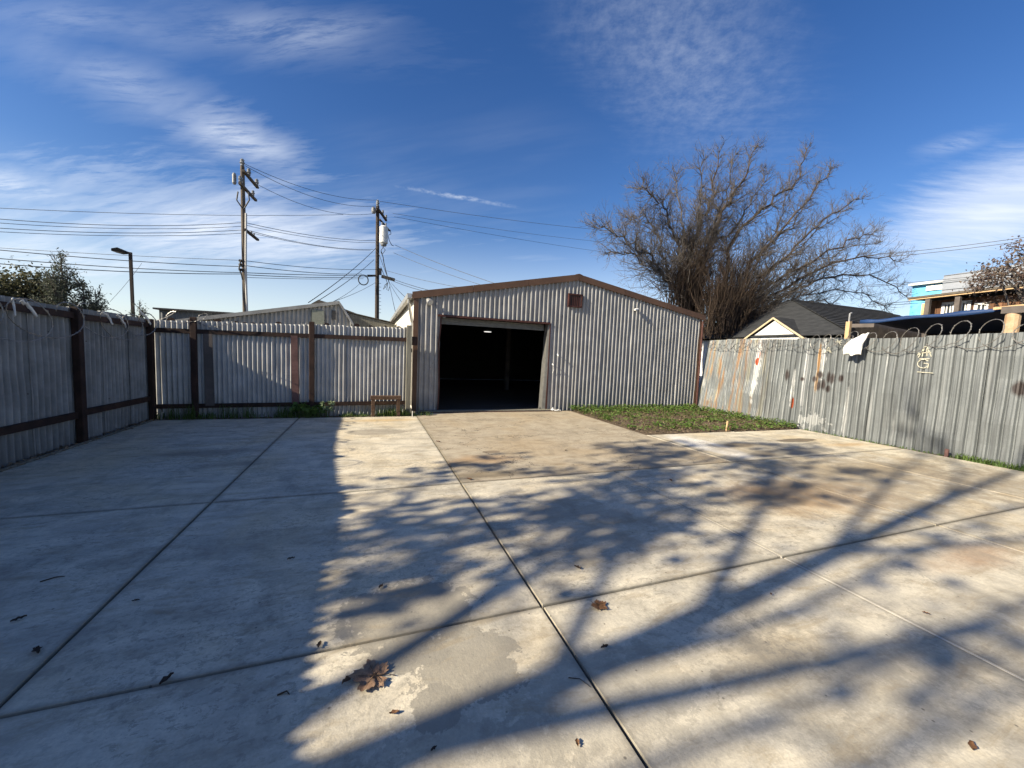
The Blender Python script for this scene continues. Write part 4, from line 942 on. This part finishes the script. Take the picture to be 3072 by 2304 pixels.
wires('%s cable of those sinking from the transformer pole behind the garage roof', [(A(1185, 735, 28), A(1520, 862, 20), .1, .014, g_), (A(1180, 758, 28), A(1480, 866, 20), .1, .012, g_), (A(1160, 812, 28), A(1440, 872, 20), .1, .012, g_), (A(1150, 826, 28), A(1345, 884, 22), .1, .015, k_), (A(1150, 830, 28), A(1335, 886, 22), .15, .015, k_)], 'cables sinking behind the garage')
wires('%s service cable of those dropping from the transformer pole to the grey shed roofs', [(A(1127, 745, 28), A(925, 908, 18.2), .15, .017, k_), (A(1122, 779, 28), A(950, 905, 18.2), .12, .015, k_), (A(1126, 848, 28), A(975, 913, 18), .1, .011, g_), (A(1080, 850, 28), A(985, 912, 18), .1, .011, g_)], 'service cables to the shed roofs')
wires('%s slack drop cable of those falling from the transformer pole behind the garage eave', [(A(1136, 760, 27.7), A(1165, 838, 27.4), .02, .016, k_), (A(1174, 848, 27.7), A(1232, 905, 13), .05, .010, k_), (A(1170, 850, 27.7), A(1218, 925, 13), .05, .010, k_), (A(1168, 850, 27.7), A(1192, 960, 13), .05, .011, k_)], 'drop cables at the garage eave')
wires('%s of the parallel wires crossing the sky right of the bare tree', [(PX(2600, ya+14, 24), PX(3400, yb_-30, 24), .12, .012, g_) for (ya, yb_) in ((752, 692), (762, 703), (842, 800), (846, 808), (900, 850), (905, 868))], 'wires at the right')
wire(A(330, 905, 17), A(425, 790, 19), .05, .006, 'faint guy wire slanting up to the left of the street lamp', group=None)

lt = PY(391, 757, 17.0); lb = Vector((lt.x+.03, 17, -.05))
la = empty('street_lamp', lb, 'dark street lamp with a flat head on a square post at the left', 'street lamp')
MB().bar(lb, lt, .075, .075).build('lamp_post', 'pole_wood_dark', la)
hd = PY(340, 751, 17.0)
MB().bar(lt+Vector((0, 0, -.03)), lt.lerp(hd, .3)+Vector((0, 0, 0)), .07, .06).build('arm', 'dark_steel', la)
u = (hd-lt).normalized()
poly = [lt.lerp(hd, .25)+Vector((0, -.12, .03)), lt.lerp(hd, .6)+Vector((0, -.16, .09)), hd+Vector((0, -.12, .04)), hd+Vector((-.03, -.06, -.03)), lt.lerp(hd, .55)+Vector((0, -.16, -.08)), lt.lerp(hd, .25)+Vector((0, -.1, -.04))]
MB().prism(poly, (0, .28, 0)).build('lamp_head', 'dark_steel', la)

# ------------------------------------------------------------------ trees
def limb(m, pts, r0, r1, n=7, sub=4, rng=None, jit=0.0):
    """smooth tapered limb through points; returns the sampled path with radii"""
    P = [Vector(p) for p in pts]; out = []; rad = []
    for i in range(len(P)-1):
        a = P[max(i-1, 0)]; b = P[i]; c = P[i+1]; d = P[min(i+2, len(P)-1)]
        for k in range(sub):
            t_ = k/sub; t2_, t3_ = t_*t_, t_*t_*t_
            q = .5*((2*b) + (c-a)*t_ + (2*a-5*b+4*c-d)*t2_ + (3*b-a-3*c+d)*t3_)
            if rng and jit: q = q + Vector((rng.gauss(0, jit), rng.gauss(0, jit), rng.gauss(0, jit)))
            out.append(q)
    out.append(P[-1]); N = len(out)
    rad = [r0 + (r1-r0)*(i/(N-1))**.8 for i in range(N)]
    m.tube(out, rad, n, False); return out, rad
def sprout(m, p, d, L, r, lev, rng, up=.25, kids=4, spread=.7, tips=None, n=4, wig=.28, maxlev=2):
    k = 5; pts = [Vector(p)]; d = Vector(d).normalized(); seg = L/k; dirs = []
    for i in range(k):
        d = (d + Vector((rng.gauss(0, wig), rng.gauss(0, wig), rng.gauss(0, wig)))*.6 + Vector((0, 0, up))*.3).normalized()
        pts.append(pts[-1]+d*seg); dirs.append(d.copy())
    m.tube(pts, [r*(1-.75*i/k) for i in range(k+1)], n if lev == 0 else 3, False)
    if tips is not None: tips.append((pts[-1], dirs[-1], lev)); tips.append((pts[3], dirs[2], lev))
    if lev < maxlev:
        for q in range(kids):
            i = rng.randint(1, k-1); t_ = rng.random(); pp = pts[i].lerp(pts[i+1], t_)
            ax = dirs[i].orthogonal().normalized(); ax.rotate(Matrix.Rotation(rng.uniform(0, 6.283), 3, dirs[i]))
            nd = (dirs[i] + ax*spread*rng.uniform(.6, 1.3)).normalized()
            sprout(m, pp, nd, L*rng.uniform(.4, .7), r*.55, lev+1, rng, up, kids, spread, tips, n, wig, maxlev)
Z5 = lambda x, y: (1750+x*.452, 400+y*.452)
def bare_tree(label, base, limbs, rng, Y0, tw, vines, seedY):
    e = empty('bare_tree', base, label, 'tree', 'leafless trees behind the garage')
    tb, br, tg, vn = MB(), MB(), MB(), MB()
    for (pts, r0, dep) in limbs:
        n = len(pts); W3 = [PY(*Z5(*q), Y0 + dep*(i/(n-1))**1.2) for i, q in enumerate(pts)]
        W3[0] = W3[0].lerp(Vector(base) + Vector((0, 0, W3[0].z)), .5)
        W3 = [Vector(base)+Vector((rng.gauss(0, .15), rng.gauss(0, .15), 0))] + W3
        path, rad = limb(tb if r0 > .08 else br, W3, r0, .014, 8 if r0 > .08 else 6, 5, rng, .065)
        N = len(path)
        for i in range(6, N):
            f_ = i/N
            if f_ < .22: continue
            d = (path[i]-path[i-1]).normalized()
            for q in range(tw):
                ax = d.orthogonal().normalized(); ax.rotate(Matrix.Rotation(rng.uniform(0, 6.283), 3, d))
                nd = (d*rng.uniform(.2, 1.2) + ax*rng.uniform(.4, 1.1) + Vector((0, 0, .15))).normalized()
                sprout(tg, path[i], nd, rng.uniform(.5, 1.35)*(1.30-.85*f_), max(.0095, rad[i]*.36) if rad[i] < .05 else .017, 0, rng, .22, 3, .62, None, 4, .30, 2)
    tb.build('trunk', 'bark_vine', e, True); br.build('branches', 'bark_bare', e); tg.build('crown', 'bark_bare', e)
    for (px, py, sx, hh, cnt) in vines:
        for k in range(cnt):
            x0_, y0_ = px+rng.gauss(0, sx), py+rng.uniform(-30, 40)
            p = PY(*Z5(x0_, y0_), Y0+rng.uniform(-.7, .5))
            d = Vector((rng.gauss(0, .16), rng.gauss(0, .16), 1))
            sprout(vn, p, d, rng.uniform(.5, 1)*hh, rng.uniform(.010, .020), 1, rng, .15, 3, .35, None, 3, .22, 2)
    vn.build('vine_stems', 'bark_vine', e)
rt = random.Random(77)
bL = PY(*Z5(720, 1300), 12.6); bL.z = 0
bare_tree('tall bare tree with upright branches directly behind the garage roof', bL, [
    ([(700, 1150), (690, 900), (720, 720), (800, 560), (860, 380), (900, 130)], .17, .6),
    ([(760, 1160), (800, 860), (860, 700), (930, 500), (1050, 320), (1150, 90)], .18, .2),
    ([(600, 1150), (530, 960), (450, 830), (330, 740), (200, 650), (80, 625)], .075, -.8),
    ([(620, 1150), (560, 900), (500, 700), (420, 580), (290, 560)], .06, .4),
    ([(640, 1120), (640, 800), (560, 560), (470, 420), (390, 355)], .07, -.5),
    ([(690, 1000), (680, 720), (650, 480), (620, 270)], .06, 1.2),
    ([(740, 1000), (760, 720), (760, 480), (800, 180)], .06, -.9),
    ([(830, 860), (1000, 640), (1130, 440), (1220, 270)], .06, .8),
    ([(800, 900), (860, 600), (960, 380), (1010, 140)], .055, 1.0),
    ([(560, 1080), (440, 900), (330, 800), (170, 800)], .04, .5)], rt, 12.6, 8, [(620, 1150, 45, 2.0, 90), (710, 1130, 45, 2.4, 130), (760, 1180, 40, 1.6, 80)], 0)
bR = PY(*Z5(1000, 1340), 12.0); bR.z = 0
bare_tree('wide bare tree with long arching branches reaching right above the right fence', bR, [
    ([(930, 1250), (940, 950), (1000, 720), (1200, 500), (1400, 330), (1480, 110)], .13, .8),
    ([(960, 1250), (1050, 950), (1250, 720), (1500, 430), (1650, 230)], .11, .2),
    ([(1000, 1280), (1150, 1000), (1350, 800), (1600, 570), (1850, 435)], .10, -.6),
    ([(1000, 1280), (1200, 1050), (1450, 880), (1750, 720), (1930, 655)], .09, -1.2),
    ([(1010, 1290), (1250, 1080), (1550, 900), (1850, 820), (2090, 850)], .10, -1.6),
    ([(1050, 1300), (1300, 1100), (1600, 970), (1900, 950), (2140, 1080)], .09, -1.2),
    ([(1050, 1310), (1300, 1150), (1550, 1060), (1850, 1060), (2010, 1160)], .06, -.6),
    ([(1050, 1310), (1280, 1180), (1480, 1120), (1650, 1130)], .045, -.3),
    ([(980, 1260), (1100, 900), (1300, 600), (1370, 330)], .06, 1.0),
    ([(980, 1240), (1150, 850), (1420, 560), (1560, 330)], .06, 1.3),
    ([(1000, 1290), (1200, 960), (1500, 700), (1760, 500)], .06, .9),
    ([(1000, 1290), (1300, 1000), (1650, 800), (1980, 720)], .055, .6),
    ([(1040, 1310), (1200, 1230), (1350, 1190)], .06, -.9),
    ([(1030, 1330), (1150, 1290), (1300, 1330)], .03, -.8)], rt, 12.0, 8, [(850, 1330, 50, 2.2, 110), (930, 1300, 60, 2.8, 190), (1050, 1330, 80, 2.0, 170), (1150, 1340, 90, 1.1, 110)], 0)

def leafy(name, base, h, crown_c, crown_r, nb, leaf, bark, label, rng, size=.08, per=14, up=.3, group=None, leafsp=.14, trunk_r=.09, kids=4, narrow=None):
    e = empty(name, base, label, 'tree', group); tb, lv = MB(), MB(); tips = []
    base = Vector(base); cc_ = Vector(crown_c)
    limb(tb, [base, base.lerp(cc_, .5)+Vector((.05, .03, 0)), cc_], trunk_r, trunk_r*.45, 7, 4)
    for k in range(nb):
        d = Vector((rng.gauss(0, 1), rng.gauss(0, 1), rng.gauss(.25, .8))).normalized(); d = Vector((d.x*crown_r[0], d.y*crown_r[1], d.z*crown_r[2]))
        st_ = base.lerp(cc_, rng.uniform(.55, 1.0)); end = cc_ + d*rng.uniform(.55, .8)
        limb(tb, [st_, st_.lerp(end, .5)+Vector((0, 0, .1)), end], trunk_r*.35, .012, 5, 3)
        for q in range(3): sprout(tb, st_.lerp(end, rng.uniform(.5, 1)), d.normalized()+Vector((rng.gauss(0, .5), rng.gauss(0, .5), rng.gauss(0, .5))), rng.uniform(.25, .5)*max(crown_r), .010, 0, rng, up, kids, .7, tips, 4, .3, 1)
    for (p, d, l_) in tips:
        for q in range(per):
            leafq(lv, p + Vector((rng.gauss(0, leafsp), rng.gauss(0, leafsp), rng.gauss(0, leafsp))), (rng.gauss(0, 1), rng.gauss(0, 1), rng.gauss(.4, 1)), size*rng.uniform(.6, 1.3), rng, .55)
    tb.build('trunk', bark, e); lv.build('crown', leaf, e); return e
rl = random.Random(9)
c_ = PY(25, 893, 13); leafy('evergreen_tree', (c_.x, 13, 0), 3, c_, (.9, .8, .34), 26, 'evergreen_leaf', 'bark_vine', 'dense dark evergreen tree behind the left fence at the photo edge', rl, .085, 16)
def juniper(px, top, bot, Y, label, nb, wd_):
    a = PY(px, top, Y); b = Vector((a.x, Y, 0)); e = empty('juniper_tree', b, label, 'tree', 'feathery conifers behind the left fence'); tb, lv = MB(), MB()
    tb.tube([b, b.lerp(a, .6)+Vector((.04, 0, 0)), a], [.06, .03, .008], 6)
    for k in range(nb):
        f_ = rl.uniform(.35, .97)**.8; p = b.lerp(a, f_); an = rl.uniform(0, 6.28); L = wd_*(1.12-f_)*rl.uniform(.6, 1.2)+.12
        d = Vector((math.cos(an), math.sin(an), .9)); tips = []
        sprout(tb, p, d, L, .009, 0, rl, .35, 5, .55, tips, 3, .2, 1)
        for (q, dd, l_) in tips:
            if f_ > .86 and rl.random() < .6: continue
            for z in range(4): leafq(lv, q - dd*rl.uniform(0, .22) + Vector((rl.gauss(0, .03), rl.gauss(0, .03), rl.gauss(0, .03))), (rl.gauss(0, 1), rl.gauss(0, 1), rl.gauss(0, 1)), rl.uniform(.04, .085), rl, .35)
    tb.build('trunk', 'bark_bare', e); lv.build('crown', 'juniper_leaf', e)
juniper(182, 766, 905, 12.5, 'tallest feathery conifer behind the left fence', 46, .7)
juniper(160, 815, 905, 12.3, 'bushy feathery conifer just left of the tallest one', 34, .6)
juniper(247, 842, 915, 12.5, 'low feathery conifer right of the tallest one', 46, .6)
juniper(285, 868, 920, 12.6, 'smallest feathery conifer nearest the street lamp', 34, .55)
juniper(418, 905, 945, 13.5, 'thin twiggy shrub top right of the street lamp', 14, .4)
c_ = PX(3085, 815, 15); leafy('ornamental_tree', (15, c_.y, 0), 3, c_, (.9, .85, .75), 20, 'olive_leaf', 'bark_bare', 'sparse reddish leaved tree at the right photo edge', rl, .075, 5, .25, None, .10, .06)
# the plane tree standing outside the left of the picture whose shadow falls across the yard
rp = random.Random(123)
pt = empty('plane_tree', (-9.2, .03, 0), 'plane tree with a few leaf clumps left of the yard', 'tree'); tb, lv = MB(), MB(); tips = []
B0 = Vector((-9.2, .03, 0))
limb(tb, [B0, B0+Vector((0, .05, 3)), B0+Vector((.05, .0, 6)), B0+Vector((.0, .08, 8.6)), B0+Vector((.1, .05, 11))], .17, .05, 10, 6)
lims = [((0, 0, 3.4), (.4, 1.4, 5.2), (.6, 2.2, 6.4), .09), ((0, 0, 3.2), (0, -.55, 5.0), (0, -1.4, 8.2), .085), ((0, 0, 3.6), (0, -.35, 5.2), (0, -.85, 7.2), .06), ((0, 0, 5.6), (.05, -.22, 6.6), (.1, -.30, 9.0), .06), ((0, 0, 4.6), (-.3, .9, 6.2), (.1, 1.5, 8.0), .07), ((0, 0, 3.9), (.5, .6, 5.0), (.9, 1.6, 5.6), .05),
        ((0, 0, 5.2), (.4, -.7, 6.8), (.7, -1.2, 8.6), .07), ((0, 0, 6.2), (.2, 1.2, 7.6), (.4, 2.4, 8.6), .06), ((0, 0, 7.0), (.2, .7, 8.8), (.2, 1.1, 10.3), .055), ((0, 0, 7.2), (.0, -.8, 8.8), (.2, -1.0, 10.4), .05), ((0, 0, 3.2), (.3, .9, 4.4), (.5, 2.9, 5.2), .05), ((0, 0, 8.2), (.3, .5, 9.8), (.5, 1.6, 11.2), .045), ((0, 0, 5.6), (.2, 1.6, 6.6), (.3, 3.0, 7.4), .05)]
for (a, b, c2, r0) in lims:
    path, rad = limb(tb, [B0+Vector(a), B0+Vector(b), B0+Vector(c2)], r0, .02, 7, 6)
    for i in range(3, len(path)):
        d = (path[i]-path[i-1]).normalized()
        if path[i].z < 5.8 and path[i].y < .85: continue
        for q in range(2 if path[i].y > .65 else (1 if i % 3 else 0)):
            nd = d + Vector((rp.gauss(0, .7), rp.gauss(0, .7), rp.gauss(0, .5)))
            sprout(tb, path[i], nd, rp.uniform(.5, 1.0), .018, 0, rp, .15, 3, .7, tips if rp.random() < .75 else None, 4, .3, 1)
for (p, d, l_) in tips:
    if p.z < 4.2 or p.z > 9.0: continue
    yy = p.y-.03
    if p.z < 5.8 and yy < .8: continue
    if rp.random() > (.95 if yy > .75 else .5) or noise.noise((p.x*.9, p.y*.9+3, p.z*.9)) < (-.22 if yy > .75 else .08): continue
    for q in range(5): leafq(lv, p+Vector((rp.gauss(0, .16), rp.gauss(0, .16), rp.gauss(0, .16))), (rp.gauss(0, 1), rp.gauss(0, 1), rp.gauss(0, 1)), rp.uniform(.10, .20), rp, .9)
tb.build('trunk', 'bark_plane', pt); lv.build('crown', 'plane_leaf', pt)

# ------------------------------------------------------------------ right hand neighbours
hs = empty('white_house', (17, 11, 0), 'white house with a dark shingle hip roof behind the bare tree', 'house')
R1, R2 = PY(2369, 905, 11), PY(2637, 924, 11); R1.z = R2.z = (R1.z+R2.z)/2
ey0, ey1, ex0, ex1, ez = 7.3, 14.7, R1.x-2.6, R2.x+2.2, 2.55
roof = MB().add([(ex0, ey0, ez-.03), (ex1, ey0, ez-.03), (ex1, ey1, ez-.03), (ex0, ey1, ez-.03), R1-Vector((0, 0, .03)), R2-Vector((0, 0, .03))], [(0, 1, 5, 4), (1, 2, 5), (2, 3, 4, 5), (3, 0, 4), (0, 3, 2, 1)]).build('roof', 'shingle', hs)
nrow = 18
for k in range(nrow):
    a, b = k/nrow, min(1, (k+1)/nrow+.01)
    def edge(f_, up): return Vector((ex0+(R1.x-ex0)*f_, ey0+(11-ey0)*f_, ez+(R1.z-ez)*f_+up)), Vector((ex1+(R2.x-ex1)*f_, ey0+(11-ey0)*f_, ez+(R1.z-ez)*f_+up))
    (p0, p1_), (p2_, p3) = edge(a, .0), edge(b, 0.0); up = Vector((0, -.01, .035))
    MB().add([p0, p1_, p3, p2_, p0+up, p1_+up, p3+up*.3, p2_+up*.3], [(0, 1, 5, 4), (4, 5, 6, 7), (1, 2, 6, 5), (0, 4, 7, 3)]).build('shingle_course', 'shingle', roof)
MB().box(((ex0+ex1)/2, 11, ez/2-.05), (ex1-ex0-.7, ey1-ey0-.7, ez-.1)).build('wall', 'white_wall', hs)
X0 = 13.4; pk = PX(2326, 954, X0); ev = PX(2413, 1012, X0); sl_ = (pk.z-ev.z)/(pk.y-ev.y); hw = pk.y-ev.y+.3; ze = pk.z-sl_*hw
wing = MB().prism([(X0, pk.y-hw+.15, 0), (X0, pk.y+hw-.15, 0), (X0, pk.y+hw-.15, ze+.05), (X0, pk.y, pk.z-.08), (X0, pk.y-hw+.15, ze+.05)], (2.6, 0, 0)).build('gable_wing', 'white_wall', hs)
for sg_ in (-1, 1):
    MB().prism([(X0-.12, pk.y, pk.z-.04), (X0-.12, pk.y+sg_*hw, ze-.04), (X0-.12, pk.y+sg_*hw, ze+.02), (X0-.12, pk.y, pk.z+.02)], (.04, 0, 0)).build('rake_board', 'tan_trim', wing)
    MB().prism([(X0-.08, pk.y, pk.z-.02), (X0-.08, pk.y+sg_*hw, ze-.02), (X0-.08, pk.y+sg_*hw, ze+.02), (X0-.08, pk.y, pk.z+.03)], (3.2, 0, 0)).build('wing_roof', 'shingle', wing)
# tarp canopy
tc = empty('tarp_canopy', (12.5, 4.5, 0), 'blue tarp canopy on timber posts behind the right fence', 'canopy')
XT = 11.6; pA, pB = PX(2581, 961, XT), PX(3036, 920, XT)
v = []; nu, nv = 26, 8
for i in range(nu+1):
    a = i/nu; y = pA.y + (pB.y-2.2-pA.y)*a; zb_ = pA.z + (pB.z-pA.z)*min(1.6, a*(pB.y-2.2-pA.y)/(pB.y-pA.y))
    for j in range(nv+1):
        b = j/nv; v.append((XT+3.0*b, y, zb_ - .05*math.sin(a*math.pi*5)**2*.5 - .10*math.sin(b*math.pi)*abs(math.sin(a*math.pi*3)) - .18*b + .01*noise.noise((a*20, b*9, 0))))
    v.append((XT-.01, y, zb_-.085-.015*math.sin(a*21)))
f = []
for i in range(nu):
    for j in range(nv): f.append((i*(nv+2)+j, i*(nv+2)+j+1, (i+1)*(nv+2)+j+1, (i+1)*(nv+2)+j))
    f.append((i*(nv+2), (i+1)*(nv+2), (i+1)*(nv+2)+nv+1, i*(nv+2)+nv+1))
o = MB().add(v, f).build('tarp', 'tarp_blue', tc, True); md = o.modifiers.new('thick', 'SOLIDIFY'); md.thickness = .012
pp = PX(2547, 965, 11.3); MB().box((11.3, pp.y, pp.z/2), (.09, .09, pp.z), bev=.005).build('post', 'new_timber', tc)
MB().tube([(11.3, pp.y, pp.z), (11.3, pp.y, pp.z+.20), (11.3, pp.y-.04, pp.z+.22)], .018, 6).build('pipe', 'steel_bright', tc)
MB().bar((11.35, pp.y+.02, pp.z-.10), (11.55, pp.y-.40, pp.z-.10), .06, .09).build('beam', 'dark_plank', tc)
lg = PX(3042, 935, 11.45)
MB().tube([(11.45, lg.y+.05, 0), (11.45, lg.y+.02, 1.4), (11.45, lg.y, lg.z-.02)], [.11, .105, .10], 12).build('log_post', 'log_bark', tc)
MB().box((11.45, lg.y-.02, lg.z+.03), (.2, .3, .13)).build('post_cap', 'dark_plank', tc)
MB().bar((11.5, lg.y+.28, lg.z+.085), (11.5, lg.y-1.4, lg.z+.20), .04, .05).build('eave_batten', 'new_timber', tc)
for k in range(15): MB().box((XT+3.02, pA.y+.3-k*.40, 1.36), (.03, .39, 2.72)).build('shade_board', 'dark_plank', tc)  # dark boards added to block light and keep the space under the tarp black
for k in range(8): MB().box((XT+.1+k*.38, pA.y+.12, 1.36), (.37, .03, 2.72)).build('shade_board', 'dark_plank', tc)  # far end closed with the same added boards, for darkness below the tarp
# shack
sk = empty('timber_shack', (19, 7, 0), 'brown board shack with white framed windows and a flat roof', 'shack')
XS = 18.5; q0, q1 = PX(2775, 905, XS), PX(2990, 884, XS)
zt = q0.z; nb = 16; yA = q0.y; yB = q1.y-1.0
for k in range(nb):
    MB().box((XS, yA-(k+.5)*(yA-yB)/nb, zt/2), (.04, (yA-yB)/nb-.012, zt)).build('board', 'shack_board', sk)
MB().box((XS+1.6, (yA+yB)/2, zt/2-.05), (3.1, yA-yB-.05, zt-.1)).build('wall', 'dark_plank', sk)
MB().prism([(XS-.6, yA+.22, zt+.06), (XS-.6, yB-.4, zt+.16), (XS-.6, yB-.4, zt+.24), (XS-.6, yA+.22, zt+.12)], (4.2, 0, .1)).build('roof', 'weathered_roof', sk)
MB().bar((XS-.55, yA+.2, zt+.035), (XS-.55, yB-.4, zt+.135), .04, .045).build('fascia', 'new_timber', sk)
def swin(y0_, y1_, z0_, z1_, bars):
    f = MB(); cy, cz = (y0_+y1_)/2, (z0_+z1_)/2
    for (a, b, c2, d) in ((cy, z1_, abs(y1_-y0_)+.08, .07), (cy, z0_, abs(y1_-y0_)+.08, .07), (y0_, cz, .08, z1_-z0_), (y1_, cz, .08, z1_-z0_)): f.box((XS-.05, a, b), (.06, c2, d))
    fr = f.build('window', 'white_wall', sk)
    MB().box((XS-.03, cy, cz), (.01, abs(y1_-y0_), z1_-z0_)).build('pane', 'window_glass', fr)
    for k in range(1, bars): MB().box((XS-.05, y0_+(y1_-y0_)*k/bars, cz), (.04, .03, z1_-z0_)).build('glazing_bar', 'white_wall', fr)
a, b = PX(2835, 905, XS), PX(2868, 905, XS); swin(a.y, b.y, zt-.75, zt-.13, 3)
a, b = PX(2880, 903, XS), PX(2912, 903, XS); swin(a.y, b.y, zt-.75, zt-.12, 3)
a, b = PX(2933, 903, XS), PX(2965, 903, XS); swin(a.y, b.y, zt-.75, zt-.22, 2)
for px in (2785, 2874): 
    a = PX(px, 905, XS-.5); MB().box((XS-.5, a.y, zt/2), (.12, .12, zt)).build('porch_post', 'dark_plank', sk)
# blue and grey buildings
bb = empty('blue_building', (30, 13, 0), 'bright blue building with a white sign panel at the right', 'building')
a, b = PX(2738, 858, 29), PX(2836, 846, 29)
MB().box((30.5, (a.y+b.y)/2, a.z/2), (3, a.y-b.y, a.z)).build('wall', 'blue_wall', bb)
MB().box((30.4, (a.y+b.y)/2, a.z+.05), (3.3, a.y-b.y+.15, .12)).build('parapet', 'white_wall', bb)
a, b, c2 = PX(2780, 855, 28.95), PX(2828, 850, 28.95), PX(2780, 870, 28.95)
MB().box((28.96, (a.y+b.y)/2, (a.z+c2.z)/2-.05), (.06, a.y-b.y, a.z-c2.z)).build('sign_panel', 'white_wall', bb)
a, c2 = PX(2765, 922, 28.95), PX(2778, 922, 28.95); MB().box((28.96, (a.y+c2.y)/2, a.z-.4), (.06, a.y-c2.y, 1.2)).build('wall_patch', 'yellow_wall', bb)
gb = empty('grey_building', (29, 8, 0), 'plain grey clapboard building right of the blue one', 'building')
a = PX(2832, 828, 27.5); b = PX(3072, 776, 27.5)
ng = 18
for k in range(ng):
    z0_, z1_ = a.z*(k/ng), a.z*((k+1)/ng)
    MB().prism([(27.44, a.y, z0_), (27.44, a.y-8, z0_), (27.49, a.y-8, z1_), (27.49, a.y, z1_)], (.1, 0, 0)).build('clapboard', 'grey_wall', gb)
MB().box((29.6, a.y-4, a.z/2), (4, 8, a.z-.02)).build('wall', 'grey_wall', gb)
MB().prism([(27.45, a.y, a.z+.002), (27.45, a.y-8, a.z+.002), (27.45, a.y-8, a.z+.28), (27.45, a.y, a.z+.02)], (4.1, 0, 0)).build('parapet', 'grey_wall', gb)
